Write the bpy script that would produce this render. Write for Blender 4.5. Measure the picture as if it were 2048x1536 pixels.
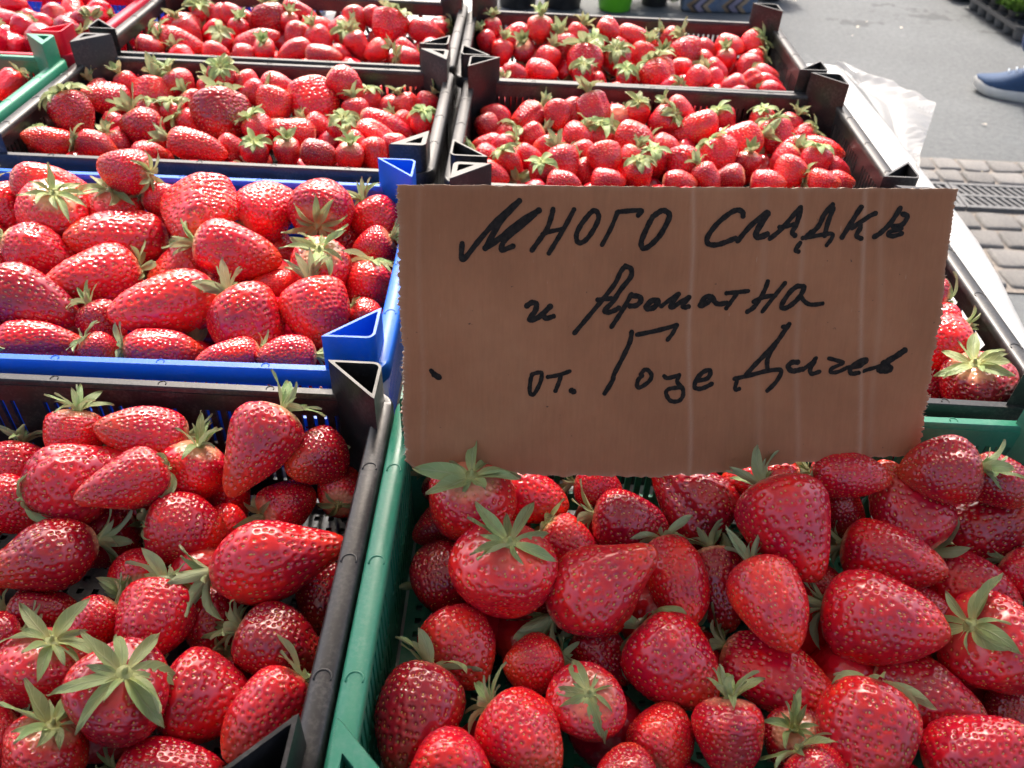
import bpy, math, random
import numpy as np
from mathutils import Vector, Matrix

sc = bpy.context.scene
for o in list(bpy.data.objects):
    bpy.data.objects.remove(o)

# ------------------------------------------------------------------ camera, sky, sun, exposure
RZ = 0.69                      # height of the crate rims above the street
cam_d = bpy.data.cameras.new('camera')
cam = bpy.data.objects.new('camera', cam_d)
sc.collection.objects.link(cam)
CX, CU, CF = Vector((0.9988, 0.0299, 0.0378)), Vector((-0.0482, 0.6454, 0.7623)), Vector((0.0016, 0.7632, -0.6461))
mw = Matrix((CX, CU, -CF)).transposed().to_4x4()
mw.translation = Vector((0, 0, 1.0473))
cam.matrix_world = mw
cam_d.sensor_width = 36.0
cam_d.lens = 36 * 1641.3 / 2048
cam_d.clip_start = 0.02
cam_d.clip_end = 400
SHADE_Y = 0.40                 # where the shade of the awning ends on the crate rims
cam_d.dof.use_dof = True
cam_d.dof.focus_distance = 0.50
cam_d.dof.aperture_fstop = 15.0
sc.camera = cam

SUN_EL, SUN_AZ = math.radians(52), math.radians(-7)      # azimuth from +Y, negative = towards -X
world = bpy.data.worlds.new('World')
sc.world = world
world.use_nodes = True
wn = world.node_tree
sky = wn.nodes.new('ShaderNodeTexSky')
sky.sky_type = 'NISHITA'
sky.sun_disc = False
sky.sun_elevation = SUN_EL
sky.sun_rotation = SUN_AZ
sky.air_density = 1.0
sky.dust_density = 8.0
bgn = wn.nodes['Background']
bgn.inputs['Strength'].default_value = 0.15
wn.links.new(sky.outputs[0], bgn.inputs['Color'])

sun_d = bpy.data.lights.new('sun', 'SUN')
sun_d.energy = 2.0
sun_d.angle = math.radians(5.0)
sun_d.color = (1.0, 0.95, 0.88)
sun = bpy.data.objects.new('sun', sun_d)
sc.collection.objects.link(sun)
sdir = Vector((math.sin(SUN_AZ) * math.cos(SUN_EL), math.cos(SUN_AZ) * math.cos(SUN_EL), math.sin(SUN_EL)))
sun.rotation_euler = sdir.to_track_quat('Z', 'Y').to_euler()
sun.location = sdir * 20

sc.view_settings.view_transform = 'Standard'
sc.view_settings.look = 'None'
sc.view_settings.gamma = 1.0
sc.view_settings.exposure = 1.5
sc.render.engine = 'CYCLES'
sc.cycles.use_denoising = True
sc.cycles.max_bounces = 8
sc.cycles.diffuse_bounces = 4
sc.cycles.glossy_bounces = 4
sc.cycles.transmission_bounces = 4
sc.cycles.transparent_max_bounces = 8
sc.cycles.sample_clamp_indirect = 6.0
sc.cycles.caustics_reflective = False
sc.cycles.caustics_refractive = False

rnd = random.Random(11)
nrg = np.random.default_rng(11)
COL = sc.collection

# ------------------------------------------------------------------ helpers
def link(name, me, mat=None, parent=None):
    o = bpy.data.objects.new(name, me)
    COL.objects.link(o)
    if mat is not None and me is not None and len(me.materials) == 0:
        me.materials.append(mat)
    if parent is not None:
        o.parent = parent
    return o

def empty(name, loc=(0, 0, 0), rot=(0, 0, 0)):
    o = bpy.data.objects.new(name, None)
    COL.objects.link(o)
    o.location = loc
    o.rotation_euler = rot
    o.empty_display_size = 0.02
    return o

def tag(o, label=None, cat=None, group=None, kind=None):
    for k, v in (('label', label), ('category', cat), ('group', group), ('kind', kind)):
        if v:
            o[k] = v
    return o

def mesh(name, V, F, smooth=False, mat=None):
    me = bpy.data.meshes.new(name)
    V = np.asarray(V, dtype=float)
    me.from_pydata(V.tolist(), [], [list(map(int, f)) for f in F])
    me.update()
    if smooth:
        me.polygons.foreach_set('use_smooth', [True] * len(me.polygons))
    if mat is not None:
        me.materials.append(mat)
    return me

class MB:
    def __init__(s):
        s.V, s.F, s.M = [], [], []
    def add(s, V, F, m=0):
        b = len(s.V)
        s.V += [tuple(v) for v in V]
        s.F += [tuple(i + b for i in f) for f in F]
        s.M += [m] * len(F)
    def box(s, x0, x1, y0, y1, z0, z1, m=0):
        s.add([(x0, y0, z0), (x1, y0, z0), (x1, y1, z0), (x0, y1, z0), (x0, y0, z1), (x1, y0, z1), (x1, y1, z1), (x0, y1, z1)],
              [(3, 2, 1, 0), (4, 5, 6, 7), (0, 1, 5, 4), (1, 2, 6, 5), (2, 3, 7, 6), (3, 0, 4, 7)], m)
    def bar(s, p, q, w, h, up=(0, 0, 1), m=0):
        p, q, up = Vector(p), Vector(q), Vector(up)
        d = (q - p).normalized()
        a = d.cross(up).normalized() * (w / 2)
        b = a.cross(d).normalized() * (h / 2)
        V = [p - a - b, p + a - b, p + a + b, p - a + b, q - a - b, q + a - b, q + a + b, q - a + b]
        s.add(V, [(0, 1, 2, 3), (7, 6, 5, 4), (0, 4, 5, 1), (1, 5, 6, 2), (2, 6, 7, 3), (3, 7, 4, 0)], m)
    def sweep(s, loops, closed_ring=True, cap0=False, cap1=False, m=0):
        b = len(s.V)
        n = len(loops[0])
        for lp in loops:
            s.V += [tuple(v) for v in lp]
        for k in range(len(loops) - 1):
            for i in range(n if closed_ring else n - 1):
                j = (i + 1) % n
                s.F.append((b + k * n + i, b + k * n + j, b + (k + 1) * n + j, b + (k + 1) * n + i)); s.M.append(m)
        if cap0:
            s.F.append(tuple(b + i for i in reversed(range(n)))); s.M.append(m)
        if cap1:
            s.F.append(tuple(b + (len(loops) - 1) * n + i for i in range(n))); s.M.append(m)
    def lathe(s, prof, n=24, c=(0, 0, 0), m=0, cap0=False, cap1=False):
        s.sweep([[(c[0] + r * math.cos(2 * math.pi * i / n), c[1] + r * math.sin(2 * math.pi * i / n), c[2] + z) for i in range(n)] for r, z in prof], True, cap0, cap1, m)
    def tube(s, pts, rad, n=8, m=0):
        pts = [Vector(p) for p in pts]
        rads = rad if isinstance(rad, (list, tuple)) else [rad] * len(pts)
        loops = []
        for i, p in enumerate(pts):
            d = (pts[min(i + 1, len(pts) - 1)] - pts[max(i - 1, 0)]).normalized()
            a = d.orthogonal().normalized() if abs(d.z) > .9 else d.cross(Vector((0, 0, 1))).normalized()
            b = d.cross(a)
            loops.append([p + (a * math.cos(2 * math.pi * k / n) + b * math.sin(2 * math.pi * k / n)) * rads[i] for k in range(n)])
        s.sweep(loops, True, True, True, m)
    def me(s, name, mats=None, smooth=False):
        me = mesh(name, s.V, s.F, smooth)
        if mats is not None:
            for mt in (mats if isinstance(mats, (list, tuple)) else [mats]):
                me.materials.append(mt)
            if len(me.materials) > 1:
                me.polygons.foreach_set('material_index', s.M)
        return me
    def build(s, name, mats, parent=None, smooth=False):
        return link(name, s.me(name, mats, smooth), None, parent)

def auto_smooth(me, ang=40):
    me.polygons.foreach_set('use_smooth', [True] * len(me.polygons))
    try:
        me.set_sharp_from_angle(angle=math.radians(ang))
    except Exception:
        pass

# ------------------------------------------------------------------ materials
def new_mat(name):
    m = bpy.data.materials.new(name)
    m.use_nodes = True
    nt = m.node_tree
    return m, nt, nt.nodes['Principled BSDF'], nt.nodes, nt.links

def noise(N, Lk, scale, detail=4, rough=.6, coord='Object', vec=None):
    t = N.new('ShaderNodeTexNoise')
    t.inputs['Scale'].default_value = scale
    t.inputs['Detail'].default_value = detail
    t.inputs['Roughness'].default_value = rough
    if vec is None:
        tc = N.new('ShaderNodeTexCoord')
        vec = tc.outputs[coord]
    Lk.new(vec, t.inputs['Vector'])
    return t

def ramp(N, Lk, src, stops):
    r = N.new('ShaderNodeValToRGB')
    el = r.color_ramp.elements
    while len(el) < len(stops):
        el.new(.5)
    for e, (p, c) in zip(el, stops):
        e.position = p
        e.color = (*c, 1) if len(c) == 3 else c
    Lk.new(src, r.inputs[0])
    return r

def bump(N, Lk, bsdf, h, strength=.3, dist=.002):
    b = N.new('ShaderNodeBump')
    b.inputs['Strength'].default_value = strength
    b.inputs['Distance'].default_value = dist
    Lk.new(h, b.inputs['Height'])
    Lk.new(b.outputs[0], bsdf.inputs['Normal'])
    return b

def simple(name, c, rough=.5, var=.15, scale=30, bmp=0, spec=.5, metallic=0):
    m, nt, b, N, Lk = new_mat(name)
    t = noise(N, Lk, scale)
    r = ramp(N, Lk, t.outputs[0], [(.3, tuple(x * (1 - var) for x in c)), (.7, tuple(min(1, x * (1 + var)) for x in c))])
    Lk.new(r.outputs[0], b.inputs['Base Color'])
    b.inputs['Roughness'].default_value = rough
    b.inputs['Metallic'].default_value = metallic
    b.inputs['Specular IOR Level'].default_value = spec
    if bmp:
        bump(N, Lk, b, t.outputs[0], bmp, .003)
    return m

def plastic(name, c, rough=.36, trans=0.0, dust=(.22, .20, .18), dust_amt=.30):
    m, nt, b, N, Lk = new_mat(name)
    t = noise(N, Lk, 38, 6, .65)
    t2 = noise(N, Lk, 420, 3, .6)
    mul = N.new('ShaderNodeMath'); mul.operation = 'MULTIPLY'
    Lk.new(t.outputs[0], mul.inputs[0]); Lk.new(t2.outputs[0], mul.inputs[1])
    r = ramp(N, Lk, mul.outputs[0], [(.24, (0, 0, 0)), (.5, (dust_amt,) * 3)])
    mx = N.new('ShaderNodeMixRGB')
    Lk.new(r.outputs[0], mx.inputs[0])
    mx.inputs[1].default_value = (*c, 1); mx.inputs[2].default_value = (*dust, 1)
    Lk.new(mx.outputs[0], b.inputs['Base Color'])
    rr = ramp(N, Lk, t.outputs[0], [(.3, (rough - .08,) * 3), (.75, (rough + .16,) * 3)])
    Lk.new(rr.outputs[0], b.inputs['Roughness'])
    bump(N, Lk, b, t2.outputs[0], .12, .0008)
    if trans:
        tl = N.new('ShaderNodeBsdfTranslucent')
        tl.inputs['Color'].default_value = (*[min(1, x * 1.6 + .02) for x in c], 1)
        ms = N.new('ShaderNodeMixShader'); ms.inputs[0].default_value = trans
        Lk.new(b.outputs[0], ms.inputs[1]); Lk.new(tl.outputs[0], ms.inputs[2])
        Lk.new(ms.outputs[0], N['Material Output'].inputs['Surface'])
    return m

M = {}
M['black'] = plastic('black_plastic', (.016, .015, .016))
M['blue'] = plastic('blue_plastic', (.010, .16, .70), .36, .25, dust=(.35, .4, .5), dust_amt=.15)
M['green'] = plastic('green_plastic', (.028, .225, .135), .34, .06, dust=(.25, .36, .3), dust_amt=.25)
M['red'] = plastic('red_plastic', (.62, .012, .05), .36, .25, dust=(.5, .3, .3), dust_amt=.12)

def fruit_mat():
    m, nt, b, N, Lk = new_mat('strawberry_skin')
    oi = N.new('ShaderNodeObjectInfo')
    at = N.new('ShaderNodeAttribute'); at.attribute_name = 't'
    t = noise(N, Lk, 3.2, 4, .6)
    # ripeness mottling on the object's own red
    hs = N.new('ShaderNodeHueSaturation')
    Lk.new(oi.outputs['Color'], hs.inputs['Color'])
    rv = ramp(N, Lk, t.outputs[0], [(.3, (.66,) * 3), (.7, (1.28,) * 3)])
    Lk.new(rv.outputs[0], hs.inputs['Value'])
    rh = ramp(N, Lk, t.outputs[0], [(.35, (.497,) * 3), (.75, (.508,) * 3)])
    Lk.new(rh.outputs[0], hs.inputs['Hue'])
    # pale shoulder under the calyx
    ad = N.new('ShaderNodeMath'); ad.operation = 'MULTIPLY_ADD'
    n2 = noise(N, Lk, 5, 3)
    Lk.new(n2.outputs[0], ad.inputs[0]); ad.inputs[1].default_value = -.10
    Lk.new(at.outputs['Fac'], ad.inputs[2])
    rs = ramp(N, Lk, ad.outputs[0], [(.0, (1, 1, 1)), (.055, (0, 0, 0))])
    ml = N.new('ShaderNodeMath'); ml.operation = 'MULTIPLY'
    Lk.new(rs.outputs[0], ml.inputs[0]); Lk.new(oi.outputs['Alpha'], ml.inputs[1])
    mx = N.new('ShaderNodeMixRGB')
    Lk.new(ml.outputs[0], mx.inputs[0]); Lk.new(hs.outputs[0], mx.inputs[1])
    mx.inputs[2].default_value = (.72, .34, .20, 1)
    tp = N.new('ShaderNodeMath'); tp.operation = 'MULTIPLY_ADD'; tp.inputs[1].default_value = .35
    Lk.new(oi.outputs['Random'], tp.inputs[0]); Lk.new(ad.outputs[0], tp.inputs[2])
    mr_ = N.new('ShaderNodeMapRange'); Lk.new(tp.outputs[0], mr_.inputs[0])
    mr_.inputs[1].default_value = .88; mr_.inputs[2].default_value = 1.22; mr_.inputs[3].default_value = 0; mr_.inputs[4].default_value = .55
    mt_ = N.new('ShaderNodeMixRGB'); Lk.new(mr_.outputs[0], mt_.inputs[0]); Lk.new(mx.outputs[0], mt_.inputs[1]); mt_.inputs[2].default_value = (.66, .085, .02, 1)
    Lk.new(mt_.outputs[0], b.inputs['Base Color'])
    b.inputs['Roughness'].default_value = .175
    b.inputs['Specular IOR Level'].default_value = .55
    b.inputs['Coat Weight'].default_value = .38
    b.inputs['Coat Roughness'].default_value = .09
    b.inputs['Subsurface Weight'].default_value = .22
    b.inputs['Subsurface Radius'].default_value = (1.0, .12, .06)
    b.inputs['Subsurface Scale'].default_value = .0035
    nb = noise(N, Lk, 900, 2, .6)
    bump(N, Lk, b, nb.outputs[0], .03, .001)
    return m
M['fruit'] = fruit_mat()

def seed_mat():
    m, nt, b, N, Lk = new_mat('strawberry_seed')
    g = N.new('ShaderNodeNewGeometry')
    r = ramp(N, Lk, g.outputs['Random Per Island'], [(.0, (.46, .10, .02)), (.3, (.60, .26, .05)), (.65, (.60, .36, .08)), (.85, (.34, .04, .02)), (1, (.50, .40, .16))])
    Lk.new(r.outputs[0], b.inputs['Base Color'])
    b.inputs['Roughness'].default_value = .32
    return m
M['seed'] = seed_mat()

def sepal_mat():
    m, nt, b, N, Lk = new_mat('sepal_green')
    a = N.new('ShaderNodeAttribute'); a.attribute_name = 'sv'       # along the sepal
    c = N.new('ShaderNodeAttribute'); c.attribute_name = 'cv'       # across the sepal
    oi = N.new('ShaderNodeObjectInfo')
    g = N.new('ShaderNodeNewGeometry')
    r = ramp(N, Lk, a.outputs['Fac'], [(0, (.46, .49, .19)), (.22, (.26, .345, .135)), (.82, (.215, .305, .13)), (.96, (.26, .27, .12)), (1, (.24, .17, .09))])
    rr = N.new('ShaderNodeMath'); rr.operation = 'ADD'
    Lk.new(oi.outputs['Random'], rr.inputs[0]); Lk.new(g.outputs['Random Per Island'], rr.inputs[1])
    hs = N.new('ShaderNodeHueSaturation')
    mr = N.new('ShaderNodeMapRange')
    Lk.new(rr.outputs[0], mr.inputs[0]); mr.inputs[2].default_value = 2; mr.inputs[2].default_value = 2.0
    mr.inputs[3].default_value = .60; mr.inputs[4].default_value = 1.55
    Lk.new(mr.outputs[0], hs.inputs['Value'])
    mh = N.new('ShaderNodeMapRange')
    Lk.new(oi.outputs['Random'], mh.inputs[0]); mh.inputs[3].default_value = .468; mh.inputs[4].default_value = .515
    Lk.new(mh.outputs[0], hs.inputs['Hue'])
    Lk.new(r.outputs[0], hs.inputs['Color'])
    # veins: stripes fanning from the midrib
    w = N.new('ShaderNodeMath'); w.operation = 'MULTIPLY_ADD'
    ab = N.new('ShaderNodeMath'); ab.operation = 'ABSOLUTE'
    Lk.new(c.outputs['Fac'], ab.inputs[0])
    Lk.new(ab.outputs[0], w.inputs[0]); w.inputs[1].default_value = -7.0
    s2 = N.new('ShaderNodeMath'); s2.operation = 'MULTIPLY'; s2.inputs[1].default_value = 26
    Lk.new(a.outputs['Fac'], s2.inputs[0]); Lk.new(s2.outputs[0], w.inputs[2])
    sn = N.new('ShaderNodeMath'); sn.operation = 'SINE'
    Lk.new(w.outputs[0], sn.inputs[0])
    mid = ramp(N, Lk, ab.outputs[0], [(0, (1, 1, 1)), (.12, (0, 0, 0))])
    vs = ramp(N, Lk, sn.outputs[0], [(.8, (0, 0, 0)), (1, (.35, .35, .35))])
    mxv = N.new('ShaderNodeMath'); mxv.operation = 'MAXIMUM'
    Lk.new(mid.outputs[0], mxv.inputs[0]); Lk.new(vs.outputs[0], mxv.inputs[1])
    # paler underside
    bf = N.new('ShaderNodeMixRGB'); bf.blend_type = 'MIX'
    mb = N.new('ShaderNodeMath'); mb.operation = 'MULTIPLY'; mb.inputs[1].default_value = .45
    Lk.new(g.outputs['Backfacing'], mb.inputs[0]); Lk.new(mb.outputs[0], bf.inputs[0])
    Lk.new(hs.outputs[0], bf.inputs[1]); bf.inputs[2].default_value = (.38, .44, .27, 1)
    mx = N.new('ShaderNodeMixRGB')
    mv = N.new('ShaderNodeMath'); mv.operation = 'MULTIPLY'; mv.inputs[1].default_value = .6
    Lk.new(mxv.outputs[0], mv.inputs[0]); Lk.new(mv.outputs[0], mx.inputs[0])
    Lk.new(bf.outputs[0], mx.inputs[1]); mx.inputs[2].default_value = (.46, .52, .30, 1)
    Lk.new(mx.outputs[0], b.inputs['Base Color'])
    b.inputs['Roughness'].default_value = .5
    b.inputs['Specular IOR Level'].default_value = .4
    bump(N, Lk, b, mxv.outputs[0], .5, .001)
    tl = N.new('ShaderNodeBsdfTranslucent')
    Lk.new(mx.outputs[0], tl.inputs['Color'])
    ms = N.new('ShaderNodeMixShader'); ms.inputs[0].default_value = .3
    Lk.new(b.outputs[0], ms.inputs[1]); Lk.new(tl.outputs[0], ms.inputs[2])
    Lk.new(ms.outputs[0], N['Material Output'].inputs['Surface'])
    return m
M['sepal'] = sepal_mat()
M['hub'] = simple('calyx_green', (.27, .29, .10), .5, .3, 300)

def card_mat():
    m, nt, b, N, Lk = new_mat('cardboard')
    tc = N.new('ShaderNodeTexCoord')
    t1 = noise(N, Lk, 9, 7, .62, vec=tc.outputs['Object'])
    mp = N.new('ShaderNodeMapping'); mp.inputs['Scale'].default_value = (700, 60, 700)
    Lk.new(tc.outputs['Object'], mp.inputs[0])
    t2 = noise(N, Lk, 1, 4, .7, vec=mp.outputs[0])
    r1 = ramp(N, Lk, t1.outputs[0], [(.25, (.255, .100, .046)), (.55, (.345, .143, .068)), (.8, (.400, .182, .092))])
    r2 = ramp(N, Lk, t2.outputs[0], [(.25, (.92,) * 3), (.75, (1.06,) * 3)])
    mu = N.new('ShaderNodeMixRGB'); mu.blend_type = 'MULTIPLY'; mu.inputs[0].default_value = 1
    Lk.new(r1.outputs[0], mu.inputs[1]); Lk.new(r2.outputs[0], mu.inputs[2])
    # dark specks and pale paper fibres
    t3 = noise(N, Lk, 260, 2, .5, vec=tc.outputs['Object'])
    sp = ramp(N, Lk, t3.outputs[0], [(.74, (0, 0, 0)), (.80, (1, 1, 1))])
    m3 = N.new('ShaderNodeMixRGB'); Lk.new(sp.outputs[0], m3.inputs[0]); Lk.new(mu.outputs[0], m3.inputs[1]); m3.inputs[2].default_value = (.11, .055, .035, 1)
    t4 = noise(N, Lk, 330, 2, .5, vec=mp.outputs[0]); t4.inputs['Scale'].default_value = 1.7
    sp2 = ramp(N, Lk, t4.outputs[0], [(.76, (0, 0, 0)), (.80, (.6, .6, .6))])
    m4 = N.new('ShaderNodeMixRGB'); Lk.new(sp2.outputs[0], m4.inputs[0]); Lk.new(m3.outputs[0], m4.inputs[1]); m4.inputs[2].default_value = (.48, .33, .23, 1)
    # rubbed pale crease lines (attribute painted where the board is folded)
    a = N.new('ShaderNodeAttribute'); a.attribute_name = 'crease'
    ma = N.new('ShaderNodeMath'); ma.operation = 'MULTIPLY'; ma.inputs[1].default_value = .42
    Lk.new(a.outputs['Fac'], ma.inputs[0])
    m5 = N.new('ShaderNodeMixRGB'); Lk.new(ma.outputs[0], m5.inputs[0]); Lk.new(m4.outputs[0], m5.inputs[1]); m5.inputs[2].default_value = (.50, .33, .23, 1)
    Lk.new(m5.outputs[0], b.inputs['Base Color'])
    b.inputs['Roughness'].default_value = .72
    b.inputs['Specular IOR Level'].default_value = .25
    bump(N, Lk, b, t2.outputs[0], .1, .0005)
    return m
M['card'] = card_mat()
M['card_edge'] = simple('cardboard_torn_edge', (.52, .40, .30), .85, .35, 900, .4)
M['ink'] = simple('marker_ink', (.014, .010, .008), .6, .75, 420, spec=.15)

def asphalt_mat():
    m, nt, b, N, Lk = new_mat('asphalt')
    tc = N.new('ShaderNodeTexCoord')
    t1 = noise(N, Lk, 220, 4, .75, vec=tc.outputs['Object'])
    t2 = noise(N, Lk, 1.7, 5, .6, vec=tc.outputs['Object'])
    t3 = noise(N, Lk, 5.2, 4, .55, vec=tc.outputs['Object'])
    r1 = ramp(N, Lk, t1.outputs[0], [(.25, (.066, .071, .073)), (.6, (.110, .117, .120)), (.85, (.172, .182, .187))])
    r2 = ramp(N, Lk, t2.outputs[0], [(.3, (.84,) * 3), (.7, (1.12,) * 3)])
    t5 = noise(N, Lk, 48, 6, .8, vec=tc.outputs['Object'])
    r5 = ramp(N, Lk, t5.outputs[0], [(.3, (.70, .71, .72)), (.5, (1, 1, 1)), (.72, (1.32, 1.29, 1.25))])
    m0 = N.new('ShaderNodeMixRGB'); m0.blend_type = 'MULTIPLY'; m0.inputs[0].default_value = 1
    Lk.new(r1.outputs[0], m0.inputs[1]); Lk.new(r5.outputs[0], m0.inputs[2])
    mu = N.new('ShaderNodeMixRGB'); mu.blend_type = 'MULTIPLY'; mu.inputs[0].default_value = 1
    Lk.new(m0.outputs[0], mu.inputs[1]); Lk.new(r2.outputs[0], mu.inputs[2])
    ds = None
    for (cx, cy, sx, sy) in ((1.44, 3.76, .17, .10), (1.80, 3.93, .24, .13), (1.62, 4.06, .09, .06), (1.98, 3.72, .10, .05), (1.33, 3.80, .05, .05)):
        sb = N.new('ShaderNodeVectorMath'); sb.operation = 'SUBTRACT'; sb.inputs[1].default_value = (cx, cy, 0)
        Lk.new(tc.outputs['Object'], sb.inputs[0])
        ml = N.new('ShaderNodeVectorMath'); ml.operation = 'MULTIPLY'; ml.inputs[1].default_value = (1 / sx, 1 / sy, 0)
        Lk.new(sb.outputs[0], ml.inputs[0])
        ln = N.new('ShaderNodeVectorMath'); ln.operation = 'LENGTH'
        Lk.new(ml.outputs[0], ln.inputs[0])
        if ds is None:
            ds = ln.outputs['Value']
        else:
            mi = N.new('ShaderNodeMath'); mi.operation = 'MINIMUM'
            Lk.new(ds, mi.inputs[0]); Lk.new(ln.outputs['Value'], mi.inputs[1]); ds = mi.outputs[0]
    t3.inputs['Scale'].default_value = 14
    w3 = N.new('ShaderNodeMath'); w3.operation = 'MULTIPLY_ADD'; w3.inputs[1].default_value = 3.2
    Lk.new(t3.outputs[0], w3.inputs[0]); Lk.new(ds, w3.inputs[2])
    st = ramp(N, Lk, w3.outputs[0], [(.0, (0, 0, 0)), (1, (0, 0, 0))])       # spilled water round the flower stall
    mr = N.new('ShaderNodeMapRange'); Lk.new(w3.outputs[0], mr.inputs[0])
    mr.inputs[1].default_value = 1.95; mr.inputs[2].default_value = 2.12; mr.inputs[3].default_value = .6; mr.inputs[4].default_value = 0
    st = mr
    m3 = N.new('ShaderNodeMixRGB'); Lk.new(st.outputs[0], m3.inputs[0]); Lk.new(mu.outputs[0], m3.inputs[1]); m3.inputs[2].default_value = (.042, .045, .046, 1)
    Lk.new(m3.outputs[0], b.inputs['Base Color'])
    b.inputs['Roughness'].default_value = .85
    b.inputs['Specular IOR Level'].default_value = .3
    bump(N, Lk, b, t1.outputs[0], .5, .004)
    return m
M['asphalt'] = asphalt_mat()

def sett_mat():
    m, nt, b, N, Lk = new_mat('granite_sett')
    tc = N.new('ShaderNodeTexCoord')
    oi = N.new('ShaderNodeObjectInfo')
    av = N.new('ShaderNodeVectorMath'); av.operation = 'ADD'
    Lk.new(tc.outputs['Object'], av.inputs[0]); Lk.new(oi.outputs['Location'], av.inputs[1])
    t1 = noise(N, Lk, 95, 5, .7, vec=av.outputs[0])
    t2 = noise(N, Lk, 9, 4, .6, vec=av.outputs[0])
    r1 = ramp(N, Lk, t1.outputs[0], [(.25, (.100, .094, .088)), (.6, (.170, .162, .152)), (.85, (.25, .238, .225))])
    r2 = ramp(N, Lk, t2.outputs[0], [(.3, (.8,) * 3), (.7, (1.12,) * 3)])
    mu = N.new('ShaderNodeMixRGB'); mu.blend_type = 'MULTIPLY'; mu.inputs[0].default_value = 1
    Lk.new(r1.outputs[0], mu.inputs[1]); Lk.new(r2.outputs[0], mu.inputs[2])
    hs = N.new('ShaderNodeHueSaturation'); Lk.new(mu.outputs[0], hs.inputs['Color'])
    mr = N.new('ShaderNodeMapRange'); Lk.new(oi.outputs['Random'], mr.inputs[0]); mr.inputs[3].default_value = .8; mr.inputs[4].default_value = 1.18
    Lk.new(mr.outputs[0], hs.inputs['Value'])
    Lk.new(hs.outputs[0], b.inputs['Base Color'])
    b.inputs['Roughness'].default_value = .8
    bump(N, Lk, b, t1.outputs[0], .6, .004)
    return m
M['sett'] = sett_mat()
M['bed'] = simple('sandy_joint', (.155, .135, .115), .95, .35, 160, .6)
M['iron'] = simple('grey_cast_iron', (.085, .086, .088), .6, .25, 120, .2)
M['dark'] = simple('channel_painted_shade', (.03, .03, .03), .9)  # concrete coloured near black: shade below the grate slats is in the colour

# ------------------------------------------------------------------ the street
g = link('ground', mesh('ground', [(-60, -40, 0), (60, -40, 0), (60, 120, 0), (-60, 120, 0)], [(0, 1, 2, 3)]), M['asphalt'])
tag(g, 'grey asphalt street with dark splashes of water', 'street', kind='structure')
SX0, SX1 = 0.72, 2.35                      # the part of the strip beside the stall
bed = MB(); bed.box(-6, 8, 1.655, 2.395, -.03, .004)
bd = bed.build('paving_strip', M['bed'])
tag(bd, 'strip of pinkish granite setts along the drain', 'paving', kind='structure')

def sett_mesh(k):
    r = random.Random(100 + k)
    bv, h = .010, .020
    V, F = [], []
    ang = 16
    loops = []
    for (ins, z) in ((0, 0), (0, h - .007), (.003, h - .002), (.009, h)):
        lp = []
        for i in range(ang):
            a = 2 * math.pi * i / ang
            ca, sa = math.cos(a), math.sin(a)
            s = 1 / max(abs(ca), abs(sa))
            e = .86
            x = math.copysign(abs(ca) ** .32, ca) * .5; y = math.copysign(abs(sa) ** .32, sa) * .5
            j = 1 + .035 * math.sin(3 * a + k) + .025 * math.sin(5 * a + 2 * k)
            lp.append((x * j * (1 - ins * 16), y * j * (1 - ins * 18), z + .0015 * math.sin(2 * a + k)))
        loops.append(lp)
    m = MB(); m.sweep(loops, True, False, True)
    me = m.me('sett', M['sett']); auto_smooth(me, 50)
    return me
SETTS = [sett_mesh(k) for k in range(6)]
rows = [(1.67, 1.757), (1.763, 1.852), (1.858, 1.945), (1.951, 2.04), (2.225, 2.303), (2.31, 2.388)]
far = MB()
for ri, (y0, y1) in enumerate(rows):
    x = SX0 - rnd.uniform(0, .08)
    while x < SX1:
        w = rnd.uniform(.06, .11)
        o = link('sett', SETTS[rnd.randrange(6)], None, bd)
        o.location = (x + w / 2, (y0 + y1) / 2 + rnd.uniform(-.002, .002), -.009 + rnd.uniform(-.002, .002))
        o.scale = (w - .004, y1 - y0 - .003, 1)
        o.rotation_euler = (rnd.uniform(-.015, .015), rnd.uniform(-.015, .015), rnd.uniform(-.02, .02))
        x += w
    for (a, b) in ((-3.0, SX0 - .09), (SX1 + .13, 5.0)):
        x = a
        while x < b - .1:
            w = rnd.uniform(.085, .13)
            d = .004
            far.box(x + d, x + w - d, y0 + d, y1 - d, .0, .010 + rnd.uniform(-.002, .002))
            x += w
fo = far.build('setts_further_along', M['sett'], bd); fo['kind'] = 'stuff'

def grate(x0):
    root = empty('drain_grate', (x0 + .25, 2.132, .012))
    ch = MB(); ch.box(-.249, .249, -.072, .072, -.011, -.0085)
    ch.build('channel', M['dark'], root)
    f = MB()
    f.box(-.249, .249, -.074, -.060, -.008, .004); f.box(-.249, .249, .060, .074, -.008, .004)
    f.box(-.249, -.238, -.060, .060, -.008, .0035); f.box(.238, .249, -.060, .060, -.008, .0035)
    f.box(-.238, .238, -.006, .006, -.008, .0035)
    f.build('frame', M['iron'], root)
    s = MB(); s.bar((-.0095, -.027, 0), (.0095, .027, 0), .009, .010)
    sm = s.me('slat', M['iron'])
    n = 22
    for row in (-1, 1):
        for i in range(n):
            o = link('slat', sm, None, root)
            o.location = (-.226 + i * .452 / (n - 1), row * .033, -.003)
            o.scale = (-1, 1, 1)
    return root
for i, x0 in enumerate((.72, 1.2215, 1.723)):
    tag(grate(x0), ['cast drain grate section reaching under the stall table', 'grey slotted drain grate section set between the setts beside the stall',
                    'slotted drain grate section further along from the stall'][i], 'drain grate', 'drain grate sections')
lit = MB()
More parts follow.
